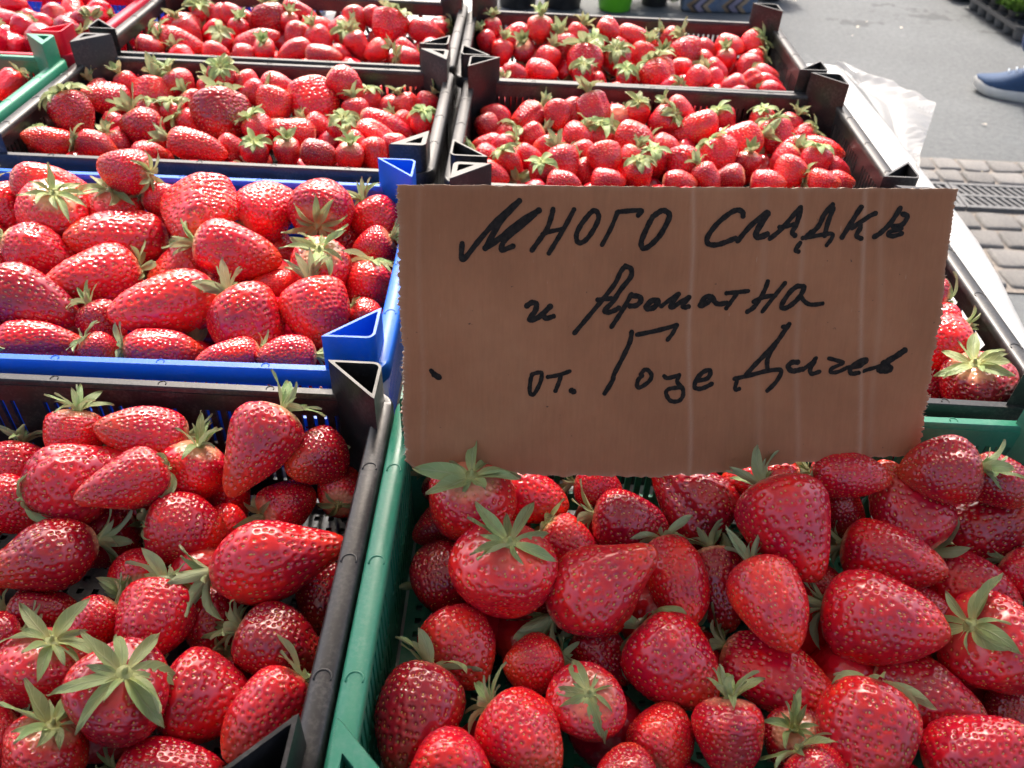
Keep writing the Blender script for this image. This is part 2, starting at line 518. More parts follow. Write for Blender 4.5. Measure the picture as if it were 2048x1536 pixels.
for k in range(18):
    x, y = rnd.uniform(.8, 2.3), rnd.uniform(1.6, 4.2)
    s = rnd.uniform(.003, .007)
    z = .020 if 1.65 < y < 2.4 else .005
    a = rnd.uniform(0, 6)
    lit.add([(x + s * math.cos(a + q) * (1 + .5 * (q % 2)), y + s * math.sin(a + q), z + (.003 if q else 0)) for q in range(5)], [(0, 1, 2, 3, 4)])
tag(lit.build('litter', simple('dry_petal', (.55, .48, .36), .8)), 'dry petals and scraps scattered on the street', 'litter', kind='stuff')

# ------------------------------------------------------------------ tables and the white plastic sheet
TZ = RZ - .105
wood = simple('table_wood', (.30, .20, .12), .7, .25, 20, .2)
def table(x0, x1, y0, y1, label):
    root = empty('market_table', ((x0 + x1) / 2, (y0 + y1) / 2, 0))
    cx, cy = (x0 + x1) / 2, (y0 + y1) / 2
    t = MB(); t.box(x0 - cx, x1 - cx, y0 - cy, y1 - cy, TZ - .03, TZ - .006); t.build('tabletop', wood, root)
    for sx in (x0 + .05, x1 - .05):
        for sy in (y0 + .05, y1 - .05):
            l = MB(); l.box(sx - cx - .02, sx - cx + .02, sy - cy - .02, sy - cy + .02, 0, TZ - .03); l.build('leg', wood, root)
    return tag(root, label, 'table', 'market tables')
table(-.085, .43, .02, 1.40, 'low table under the white sheet, beside the drain grate')
table(-1.30, -.10, .02, 1.80, 'wide low table under the blue crate and its neighbours')

def sheet_mat(name, tr, alpha, alb=.44):
    m, nt, b, N, Lk = new_mat(name)
    b.inputs['Base Color'].default_value = (alb, alb, alb, 1)
    b.inputs['Roughness'].default_value = .35
    t = noise(N, Lk, 16, 5, .6)
    bump(N, Lk, b, t.outputs[0], .35, .01)
    tl = N.new('ShaderNodeBsdfTranslucent'); tl.inputs['Color'].default_value = (alb, alb, alb, 1)
    ms = N.new('ShaderNodeMixShader'); ms.inputs[0].default_value = tr
    Lk.new(b.outputs[0], ms.inputs[1]); Lk.new(tl.outputs[0], ms.inputs[2])
    out = ms
    if alpha < 1:
        tp = N.new('ShaderNodeBsdfTransparent'); m2 = N.new('ShaderNodeMixShader'); m2.inputs[0].default_value = alpha
        Lk.new(tp.outputs[0], m2.inputs[1]); Lk.new(ms.outputs[0], m2.inputs[2]); out = m2
    Lk.new(out.outputs[0], N['Material Output'].inputs['Surface'])
    return m
M['sheet'] = sheet_mat('white_plastic_sheet', .12, 1)
M['film'] = sheet_mat('thin_white_film', .3, .68, .40)

def sheet(x0, x1, y0, y1, drape, label, flap=False):
    root = empty('plastic_sheet', ((x0 + x1) / 2, (y0 + y1) / 2, TZ))
    cx, cy = root.location[0], root.location[1]
    nu, nv = 60, 70
    dist = []
    us = np.concatenate([np.linspace(0, 1, nu), 1 + np.linspace(.0, 1, 14)[1:]])
    V = []
    xe = x1
    for v in np.linspace(0, 1, nv):
        yy = y0 + (y1 - y0) * v
        x1 = xe - (max(0, .84 - yy) * .136 if flap else 0)
        for u in us:
            if u <= 1:
                x, z = x0 + (x1 - x0) * u, 0.0
                z = .0016 * math.sin(31 * x + 9 * v) * math.sin(17 * v * 3 + 5 * x) + .0012 * math.sin(70 * v + 90 * x)
                z -= .003
            else:
                q = u - 1
                x = x1 + .016 * math.sin(min(q * 6, 1) * math.pi / 2) + .012 * q * math.sin(v * 40 + 2 * math.sin(v * 11))
                z = -.003 - drape * q - (.006 if q > 0 else 0)
                if q < .09: z = -.004
            V.append((x - cx, y0 + (y1 - y0) * v - cy, z))
    x1 = xe
    n = len(us)
    F = [(j * n + i, j * n + i + 1, (j + 1) * n + i + 1, (j + 1) * n + i) for j in range(nv - 1) for i in range(n - 1)]
    me = mesh('cover', V, F, True)
    link('cover', me, M['sheet'], root)
    # the part hanging down at the far end
    V = []
    for q in np.linspace(0, 1, 10):
        for u in np.linspace(0, 1, nu):
            V.append((x0 + (x1 - x0) * u - cx, y1 - cy + .014 * math.sin(min(q * 5, 1) * 1.57) + .010 * q * math.sin(u * 37), -.003 - drape * q))
    F = [(j * nu + i, j * nu + i + 1, (j + 1) * nu + i + 1, (j + 1) * nu + i) for j in range(9) for i in range(nu - 1)]
    link('hanging_end', mesh('hanging_end', V, F, True), M['sheet'], root)
    if flap:
        # loose corner of film lifting away from the table edge
        A = [(x1 - .004, 1.00, TZ - .006), (x1 + .010, 1.15, TZ - .004), (x1 + .014, 1.30, TZ - .002), (x1 + .002, 1.425, TZ - .002)]
        B = [(x1 - .002, 1.005, TZ - .010), (.566, 1.12, TZ - .018), (.600, 1.19, TZ - .016), (.655, 1.305, TZ - .014), (.600, 1.37, TZ - .006), (x1 + .006, 1.43, TZ - .003)]
        def cr(P, t):
            n = len(P) - 1; i = min(int(t * n), n - 1); f = t * n - i
            return np.array(P[i]) * (1 - f) + np.array(P[i + 1]) * f
        V = []; na, nb = 34, 18
        for i in range(na):
            a, b = cr(A, i / (na - 1)), cr(B, i / (na - 1))
            for j in range(nb):
                f = j / (nb - 1)
                p = a * (1 - f) + b * f
                p = p + np.array([0, 0, .007 * math.sin(f * math.pi) * math.sin(i * .42 + 2 * f) + .0025 * math.sin(i * 1.7 + 7 * f) * f - .006 * math.exp(-((f - .25) / .12) ** 2)])
                V.append(tuple(p - np.array([cx, cy, TZ])))
        F = [(i * nb + j, i * nb + j + 1, (i + 1) * nb + j + 1, (i + 1) * nb + j) for i in range(na - 1) for j in range(nb - 1)]
        o = link('loose_corner', mesh('loose_corner', V, F, False), M['film'], root)
        o['label'] = 'translucent loose corner of the sheet lifting away from the table'
    return tag(root, label, 'plastic sheet', 'plastic table covers')
sheet(-.09, .521, .015, 1.425, .26, 'white plastic sheet with a loose corner, beside the black crates and the street', True)
sheet(-1.32, -.105, .015, 1.81, .26, 'white plastic sheet under the blue crate and its neighbours')

# ------------------------------------------------------------------ crates
CW, CD, CH, PH = .45, .277, .105, .027
def rrect(hx, hy, r, z, n=5):
    pts = []
    for (sx, sy, a0) in ((1, 1, 0), (-1, 1, 90), (-1, -1, 180), (1, -1, 270)):
        for k in range(n + 1):
            a = math.radians(a0 + 90 * k / n)
            pts.append((sx * (hx - r) + r * math.cos(a), sy * (hy - r) + r * math.sin(a), z))
    return pts
def panel(xs, zs, hole, th):
    """perforated plate in x-z, thickness th in y (front at y=0)"""
    nx, nz = len(xs) - 1, len(zs) - 1
    H = [[bool(hole(i, j)) for j in range(nz)] for i in range(nx)]
    V, F = [], []
    def vid(i, j, s):
        return (i * (nz + 1) + j) * 2 + s
    for x in xs:
        for z in zs:
            V += [(x, 0, z), (x, th, z)]
    for i in range(nx):
        for j in range(nz):
            if H[i][j]:
                continue
            a, b, c, d = (i, j), (i + 1, j), (i + 1, j + 1), (i, j + 1)
            F.append((vid(*a, 0), vid(*b, 0), vid(*c, 0), vid(*d, 0)))
            F.append((vid(*d, 1), vid(*c, 1), vid(*b, 1), vid(*a, 1)))
            for (p, q, ni, nj) in ((a, b, i, j - 1), (b, c, i + 1, j), (c, d, i, j + 1), (d, a, i - 1, j)):
                if not (0 <= ni < nx and 0 <= nj < nz) or H[ni][nj]:
                    F.append((vid(*p, 0), vid(*p, 1), vid(*q, 1), vid(*q, 0)))
    return V, F
def wall_mesh(length, style):
    z0, z1 = .004, CH - .004
    h = length / 2
    if style == 'slots':
        xs, flags = [-h], []
        x = -h + .030
        k = 0
        while x < h - .032:
            xs += [x, x + .0030]; flags += [0, 1]
            k += 1
            x += .0072 if k % 13 else .022
        xs.append(h); flags.append(0)
        zs = [z0, .022, .048, .056, .087, z1]
        V, F = panel(xs, zs, lambda i, j: flags[i] and j in (1, 3), .0026)
        return V, F
    # lattice: solid bands with crossing diagonal bars between
    m = MB()
    m.add(*panel([-h, h], [.086, z1], lambda i, j: False, .0026))
    m.add(*panel([-h, h], [z0, .018], lambda i, j: False, .0026))
    m.add(*panel([-h, -h + .032], [.018, .086], lambda i, j: False, .0026))
    m.add(*panel([h - .032, h], [.018, .086], lambda i, j: False, .0026))
    n = max(2, int(round((2 * h - .064) / .030)))
    p = (2 * h - .064) / n
    for i in range(n):
        a = -h + .032 + i * p
        m.bar((a, .0011, .0175), (a + p, .0011, .0865), .0022, .0042, (1, 0, 0))
        m.bar((a + p, .0016, .0175), (a, .0016, .0865), .0022, .0042, (1, 0, 0))
        if i:
            m.bar((a, .0013, .0178), (a, .0013, .0862), .0026, .0048, (1, 0, 0))
    m.bar((-h + .03, .0013, .052), (h - .03, .0013, .052), .0026, .0045)
    return m.V, m.F
def post_loops(sx, sy, leg, off):
    """triangle with its right angle (rounded) at the outer corner; off shrinks it inwards"""
    r = .006
    c = off * 2.4142
    a = Vector((0, leg - c)); b = Vector((leg - c, 0))
    pts = []
    for k in range(6):
        t = math.radians(180 + 90 * k / 5)
        pts.append((off + max(r - off, .002) + max(r - off, .002) * math.cos(t), off + max(r - off, .002) + max(r - off, .002) * math.sin(t)))
    pts.append((leg - c + .0, off)); pts.append((leg - c - .0012 + .0, off + .0018))
    pts.append((off + .0018, leg - c - .0012)); pts.append((off, leg - c))
    out = [(sx * (CW / 2 - .007 - x), sy * (CD / 2 - .0035 - y)) for x, y in pts]
    if sx * sy < 0:
        out.reverse()
    return out
def post_mesh(sx, sy, cap):
    m = MB()
    leg = .035
    o, i = post_loops(sx, sy, leg, 0), post_loops(sx, sy, leg, .0019)
    zt = CH + PH
    if cap:
        c = Vector((sum(p[0] for p in o) / len(o), sum(p[1] for p in o) / len(o)))
        hole = [tuple(c + (Vector(p) - c) * .42) for p in o]
        ins = [tuple(c + (Vector(p) - c) * .955) for p in o]
        m.sweep([[(*p, .002) for p in o], [(*p, zt - .0012) for p in o], [(*p, zt) for p in ins], [(*p, zt) for p in hole], [(*p, zt - .012) for p in hole]], True, False, True)
    else:
        m.sweep([[(*p, .002) for p in o], [(*p, zt) for p in o], [(*p, zt) for p in i], [(*p, CH - .045) for p in i]], True, False, True)
    me = m.me('corner_post')
    auto_smooth(me, 35)
    return me
RIM = MB()
RIM.sweep([rrect(CW / 2 - o, CD / 2 - o * .55, max(.016 - o, .004), CH + z) for o, z in
           ((0.0028, -.013), (0, -.013), (0, -.0018), (.0016, 0), (.0112, 0), (.0128, -.0016), (.0128, -.006), (.0028, -.006), (.0028, -.013))])
RIM_ME = RIM.me('rim'); auto_smooth(RIM_ME, 50)
fx = [-(CW / 2 - .013)]; fl = []
while fx[-1] < CW / 2 - .022:
    fx += [fx[-1] + .006, fx[-1] + .010]; fl += [0, 1]
fx.append(CW / 2 - .013); fl.append(0)
fy = [-(CD / 2 - .013)]; gl = []
while fy[-1] < CD / 2 - .022:
    fy += [fy[-1] + .006, fy[-1] + .010]; gl += [0, 1]
fy.append(CD / 2 - .013); gl.append(0)
FV, FF = panel(fx, fy, lambda i, j: fl[i] and gl[j], .003)
FLOOR_ME = mesh('base', [(x, z, y) for x, y, z in FV], [tuple(reversed(f)) for f in FF])
mk = MB()
mk.tube([(.0042 * math.cos(math.radians(a)), .0042 * math.sin(math.radians(a)), 0) for a in range(-20, 201, 20)], .00055, 5)
MARK_ME = mk.me('mould_mark', None, True)
LW = {s: wall_mesh(CW - .018, s) for s in ('slots', 'lattice')}
SW = {s: wall_mesh(CD - .011, s) for s in ('slots', 'lattice')}
_cache = {}
def cm(key, maker, mat):
    if (key, mat) not in _cache:
        me = maker()
        me.materials.clear(); me.materials.append(M[mat])
        _cache[(key, mat)] = me
    return _cache[(key, mat)]
def crate(x, y, yaw, mat, cap, style, label, z=TZ, marks=True):
    root = empty('crate', (x, y, z), (0, 0, yaw))
    link('base', cm('base', FLOOR_ME.copy, mat), None, root)
    for s in (-1, 1):
        w = link('wall', cm('lw' + style, lambda: mesh('wall', *LW[style]), mat), None, root)
        w.location = (0, s * (CD / 2 - .0052), 0); w.rotation_euler = (0, 0, math.pi if s > 0 else 0)
        w = link('wall', cm('sw' + style, lambda: mesh('wall', *SW[style]), mat), None, root)
        w.location = (s * (CW / 2 - .0085), 0, 0); w.rotation_euler = (0, 0, math.pi / 2 * s)
    link('rim', cm('rim', RIM_ME.copy, mat), None, root)
    for sx in (-1, 1):
        for sy in (-1, 1):
            link('corner_post', cm('post%d%d%d' % (sx, sy, cap), lambda: post_mesh(sx, sy, cap), mat), None, root)
    if marks:
        mm = cm('mark', MARK_ME.copy, mat)
        for s in (-1, 1):
            for k in (-2, -1, 0, 1, 2):
                o = link('mould_mark', mm, None, root); o.location = (k * .071, s * (CD / 2 - .0036), CH); o.scale = (.6, .6, 1)
            for k in (-1, 0, 1):
                o = link('mould_mark', mm, None, root); o.location = (s * (CW / 2 - .0065), k * .068, CH)
    return tag(root, label, 'crate', 'plastic fruit crates')
CR = dict(L1=(-.3000, .2704, 0.0), L2=(-.3115, .5613, .0171), L3=(-.3092, .8637, .0065), L4=(-.3137, 1.1513, .0036),
          R1=(.1517, .2710, .004), R2=(.1545, .5625, -.012), R3=(.1518, .8474, -.0019), R4=(.1389, 1.1234, .0099),
          LL3=(-.7715, .8495, 0), LL4=(-.7715, 1.1290, .004), L5=(-.590, 1.462, .0))
crate(*CR['L1'], 'black', 0, 'slots', 'black crate of large strawberries between the blue and green crates')
crate(*CR['L2'], 'blue', 0, 'slots', 'bright blue crate heaped with large strawberries')
crate(*CR['L3'], 'black', 1, 'slots', 'black crate with capped corner posts standing behind the blue crate')
crate(*CR['L4'], 'black', 0, 'lattice', 'black lattice crate with open corner posts beside the red crate')
crate(*CR['R1'], 'green', 1, 'slots', 'green crate of glossy strawberries holding up the cardboard sign')
crate(*CR['R2'], 'black', 1, 'lattice', 'black lattice crate mostly hidden by the cardboard sign')
crate(*CR['R3'], 'black', 0, 'slots', 'black slotted crate of small strawberries peeping over the sign')
crate(*CR['R4'], 'black', 0, 'slots', 'black slotted crate of small strawberries facing the flower pots')
crate(*CR['LL3'], 'green', 1, 'slots', 'green crate next to the red crate, with a capped corner post')
crate(*CR['LL4'], 'red', 0, 'lattice', 'red crate of strawberries behind the capped green crate', marks=False)
crate(*CR['L5'], 'blue', 0, 'slots', 'blue crate glimpsed through the lattice of a black crate', marks=False)

# ------------------------------------------------------------------ strawberries
PT = [0, .03, .08, .16, .27, .4, .55, .7, .84, .93, .98, 1]
PROF = {'c': [0, .21, .345, .45, .495, .5, .468, .40, .29, .185, .095, 0],
        'r': [0, .20, .335, .44, .495, .5, .47, .405, .30, .20, .105, 0],
        'w': [0, .19, .335, .455, .5, .49, .425, .33, .225, .15, .085, 0],
        'p': [0, .15, .255, .38, .47, .5, .44, .31, .205, .145, .08, 0],
        'l': [0, .20, .325, .425, .48, .5, .485, .425, .32, .21, .115, 0],
        'f': [0, .18, .31, .415, .465, .49, .5, .48, .40, .29, .17, 0]}
def profile(kind):
    tt = np.linspace(0, 1, 801)
    r = np.interp(tt, PT, PROF[kind])
    k = np.hanning(61); k /= k.sum()
    rp = np.pad(r, 30, mode='reflect', reflect_type='odd')
    r2 = np.convolve(rp, k, 'valid')
    e = np.minimum(tt, 1 - tt)
    w = np.clip(e / .05, 0, 1)
    round_end = np.sqrt(np.clip(e / .05, 0, 1)) * np.where(tt < .5, np.interp(.05, tt, r2), np.interp(.95, tt, r2))
    return tt, np.where(w < 1, round_end * (1 - w ** 2) + r2 * w ** 2, r2)
def shape(kind, seed):
    r_ = np.random.default_rng(seed)
    ph = r_.uniform(0, 6.28, 12)
    am = r_.uniform(.5, 1, 6)
    bend = r_.uniform(-.10, .10, 2)
    tt, rr = profile(kind)
    amp = .055 if kind != 'f' else .07
    ga, gd, gw = r_.uniform(0, 6.28), r_.uniform(0, .20), r_.uniform(.25, .55)
    def f(t, a):
        r = np.interp(t, tt, rr)
        lump = am[0] * np.sin(a + ph[0] + 2 * t) + am[1] * np.sin(2 * a + ph[1] - 3 * t) + .6 * am[2] * np.sin(3 * a + ph[2] + 4 * t) + .5 * am[3] * np.sin(5 * t * 2 + ph[3] + a)
        ed = np.clip(np.minimum(t, 1 - t) * 6, 0, 1)
        R = r * (1 + amp * lump * (.4 + .6 * ed))
        da = np.angle(np.exp(1j * (a - ga)))
        R = R * (1 - gd * np.exp(-(da / gw) ** 2) * ed)
        x, y = R * np.cos(a), R * np.sin(a)
        z = .5 - t
        # shallow dip round the calyx
        z = z - .035 * np.exp(-(r / .12) ** 2) * (t < .3)
        if kind == 'f':
            y = y * (.70 - .10 * t)
            lobe = np.sin(ph[4] + 3.1 * x / .5)
            z = z - .14 * lobe * np.clip((t - .35) / .6, 0, 1) * np.clip(np.abs(x) * 3, .2, 1)
            x = x * (1 + .10 * t)
            y = y + .05 * np.sin(5.5 * x + ph[5]) * ed
        x = x + bend[0] * ((t - .5) ** 2 - .1) * 1.6
        y = y + bend[1] * ((t - .5) ** 2 - .1) * 1.6
        return np.stack([x, y, z], -1)
    return f
def berry_meshes(kind, seed, nu, nv, with_seeds=True):
    r_ = np.random.default_rng(seed + 999)
    f = shape(kind, seed)
    ELL = 1.28                                       # typical length / width, for even spacing
    # seeds: rings a fixed distance apart along the outline
    td = np.linspace(0, 1, 600)
    P = f(td, np.zeros_like(td)) * np.array([1, 1, ELL])
    s = np.concatenate([[0], np.cumsum(np.linalg.norm(np.diff(P, axis=0), axis=1))])
    tt, rr = profile(kind)
    sp = .094
    S = []
    off = 0
    for d in np.arange(sp * 2.0, s[-1] - .02, sp * .88):
        t = np.interp(d, s, td)
        R = np.interp(t, tt, rr)
        n = max(3, int(round(2 * math.pi * R / sp)))
        off += .5 + r_.uniform(-.12, .12)
        for k in range(n):
            S.append((np.clip(t + r_.normal(0, .014), .03, .985), 2 * math.pi * (k + off) / n + r_.normal(0, .22) * min(1, sp / max(R, .05))))
    S = np.array(S)
    u = np.arange(nu) / nu * 2 * math.pi
    v = (1 - np.cos(np.linspace(0, math.pi, nv))) / 2
    v = .55 * v + .45 * np.linspace(0, 1, nv)
    T, A = np.meshgrid(v, u, indexing='ij')
    X = f(T, A)
    def normal(t, a):
        e = 1e-3
        t = np.clip(t, .004, .996)
        dt = f(t + e, a) - f(t - e, a); da = f(t, a + e) - f(t, a - e)
        n = np.cross(dt, da); n /= np.linalg.norm(n, axis=-1, keepdims=True) + 1e-12
        c = f(t, a); c = c - np.array([0, 0, 1]) * c[..., 2:3] * .6
        sg = np.sign((n * c).sum(-1, keepdims=True)); sg[sg == 0] = 1
        return n * sg
    Nn = normal(T, A)
    SPs = f(S[:, 0], S[:, 1])
    if with_seeds:
        st = np.array([1, 1, ELL])
        flat = (X * st).reshape(-1, 3); sps = SPs * st
        disp = np.zeros(len(flat))
        for c0 in range(0, len(flat), 4000):
            d = np.linalg.norm(flat[c0:c0 + 4000, None] - sps[None], axis=-1)
            dm = d.min(1)
            disp[c0:c0 + 4000] = -.0175 * np.exp(-(dm / .0245) ** 3)
        fade = np.clip(T / .07, 0, 1)
        X = X + Nn * (disp.reshape(T.shape) * fade)[..., None]
    V = X.reshape(-1, 3)
    F = []
    for j in range(nv - 1):
        for i in range(nu):
            k = (i + 1) % nu
            F.append((j * nu + i, (j + 1) * nu + i, (j + 1) * nu + k, j * nu + k))
    me = mesh('fruit', V, F, True, M['fruit'])
    at = me.attributes.new('t', 'FLOAT', 'POINT'); at.data.foreach_set('value', T.reshape(-1).astype(np.float32))
    if not with_seeds:
        return me, None
    SN = normal(S[:, 0], S[:, 1])
    SV, SF = [], []
    for p, n, (t, a) in zip(SPs, SN, S):
        ax = np.array([0, 0, -1.0]); ax = ax - n * (ax @ n); ax /= np.linalg.norm(ax) + 1e-9
        bx = np.cross(n, ax)
        b = len(SV)
        k = r_.uniform(.6, 1.2)
        c = p - n * .0118
        for q in range(6):
            th = q * math.pi / 3
            SV.append(c + (ax * math.cos(th) * .0150 / 1.2 + bx * math.sin(th) * .0092) * k)
        SV.append(c + n * .0085 * k - ax * .002)
        for q in range(6):
            SF.append((b + q, b + (q + 1) % 6, b + 6))
    ms = mesh('seeds', np.array(SV), SF, True, M['seed'])
    return me, ms
NV = {'c': 7, 'r': 4, 'w': 3, 'p': 3, 'l': 2, 'f': 2}
BM, LOW = {}, {}
for kd, n in NV.items():
    for i in range(n):
        sd = ord(kd) * 10 + i
        BM[(kd, i)] = berry_meshes(kd, sd, 200, 152)
    LOW[kd] = berry_meshes(kd, ord(kd) * 10, 22, 18, False)[0]
    LOW[kd + '+'] = berry_meshes(kd, ord(kd) * 10 + 1, 40, 32)[0]

# sepals -------------------------------------------------------------
def sepal_grid(style, seed, L=1.0, wd=.40):
    """leaf from the origin outwards along +X, calyx axis +Z; returns vertices and the two leaf coordinates"""
    r_ = np.random.default_rng(seed)
    na, nb = 9, 5
    base = {'s': (18, -30, .10), 'r': (-2, -62, .0), 'u': (66, 20, .05)}[style]
    a0, a1 = math.radians(base[0] + r_.uniform(-14, 14)), math.radians(base[1] + r_.uniform(-48, 48))
    curl = r_.uniform(-.4, .4); side = r_.uniform(-.45, .45); fold = r_.uniform(.1, .7); rip = r_.uniform(0, 6)
    V, sv, cv = [], [], []
    x = y = z = 0.0
    hd = 0.0
    for i in range(na):
        s = i / (na - 1)
        w = wd * L * .5 * (math.sin(math.pi * min(1, (s * .93 + .06)) ** .82) ** .8) * (1 if s < .97 else .25)
        ang = a0 + (a1 - a0) * s
        hd = side * s
        d = np.array([math.cos(ang) * math.cos(hd), math.cos(ang) * math.sin(hd), math.sin(ang)])
        if i:
            x += d[0] * L / (na - 1); y += d[1] * L / (na - 1); z += d[2] * L / (na - 1)
        tn = np.array([-math.sin(hd), math.cos(hd), 0]); up = np.cross(d, tn)
        rot = curl * s * 2
        tn, up = tn * math.cos(rot) + up * math.sin(rot), up * math.cos(rot) - tn * math.sin(rot)
        for j in range(nb):
            c = (j / (nb - 1) - .5) * 2
            p = np.array([x, y, z]) + tn * w * c + up * (abs(c) ** 1.4 * fold * w + .035 * L * math.sin(9 * s + rip + 2.5 * c) * s)
            V.append(p); sv.append(s); cv.append(c)
    F = [(i * nb + j, (i + 1) * nb + j, (i + 1) * nb + j + 1, i * nb + j + 1) for i in range(na - 1) for j in range(nb - 1)]
    return np.array(V), F, sv, cv
def leaf_attrs(me, sv, cv):
    for nm, d in (('sv', sv), ('cv', cv)):
        a = me.attributes.new(nm, 'FLOAT', 'POINT'); a.data.foreach_set('value', np.array(d, dtype=np.float32))
def hub_geo():
    m = MB()
    m.lathe([(.155, -.05), (.175, -.012), (.13, .012), (.07, .02), (.045, .05), (.036, .14), (.0, .145)], 12)
    return m
hm = hub_geo()
HUB = hm.me('calyx', M['hub'], True)
SEP = {}
for st in 'sru':
    for k in range(6):
        V, F, sv, cv = sepal_grid(st, 50 + k * 7 + ord(st), 1.0, .26 + .035 * (k % 3))
        me = mesh('sepal', V, F, True, M['sepal']); leaf_attrs(me, sv, cv)
        SEP[(st, k)] = me
def ring_of(style, rr):
    n = rr.choice((10, 11, 12, 13))
    out = []
    a0 = rr.uniform(0, 6.28)
    for i in range(n):
        a = a0 + 2 * math.pi * (i + rr.uniform(-.28, .28)) / n
        inner = i % 3 == 2
        out.append((a, (.62 if inner else 1) * rr.uniform(.78, 1.12), .015 if inner else 0, rr.uniform(-.28, .28)))
    if rr.random() < .4:
        out.pop()
    return out
def calyx_mesh(style, seed):
    """all sepals of a small, far calyx in one mesh"""
    rr = random.Random(seed)
    V, F, SVs, CVs = [], [], [], []
    for (a, sc_, dz, tw) in ring_of(style, rr):
        v, f, sv, cv = sepal_grid(style, rr.randrange(9999), sc_, .44)
        c, s = math.cos(a), math.sin(a)
        v = np.stack([v[:, 0] * c - v[:, 1] * s + .13 * c, v[:, 0] * s + v[:, 1] * c + .13 * s, v[:, 2] + dz], -1)
        b = len(V)
        V += v.tolist(); F += [tuple(i + b for i in q) for q in f]; SVs += sv; CVs += cv
    b = len(V)
    V += hm.V; F += [tuple(i + b for i in q) for q in hm.F]; SVs += [0.1] * len(hm.V); CVs += [.5] * len(hm.V)
    me = mesh('calyx', V, F, True, M['sepal']); leaf_attrs(me, SVs, CVs)
    return me
CAL = {(st, k): calyx_mesh(st, 10 * k + ord(st)) for st in 'sru' for k in range(4)}

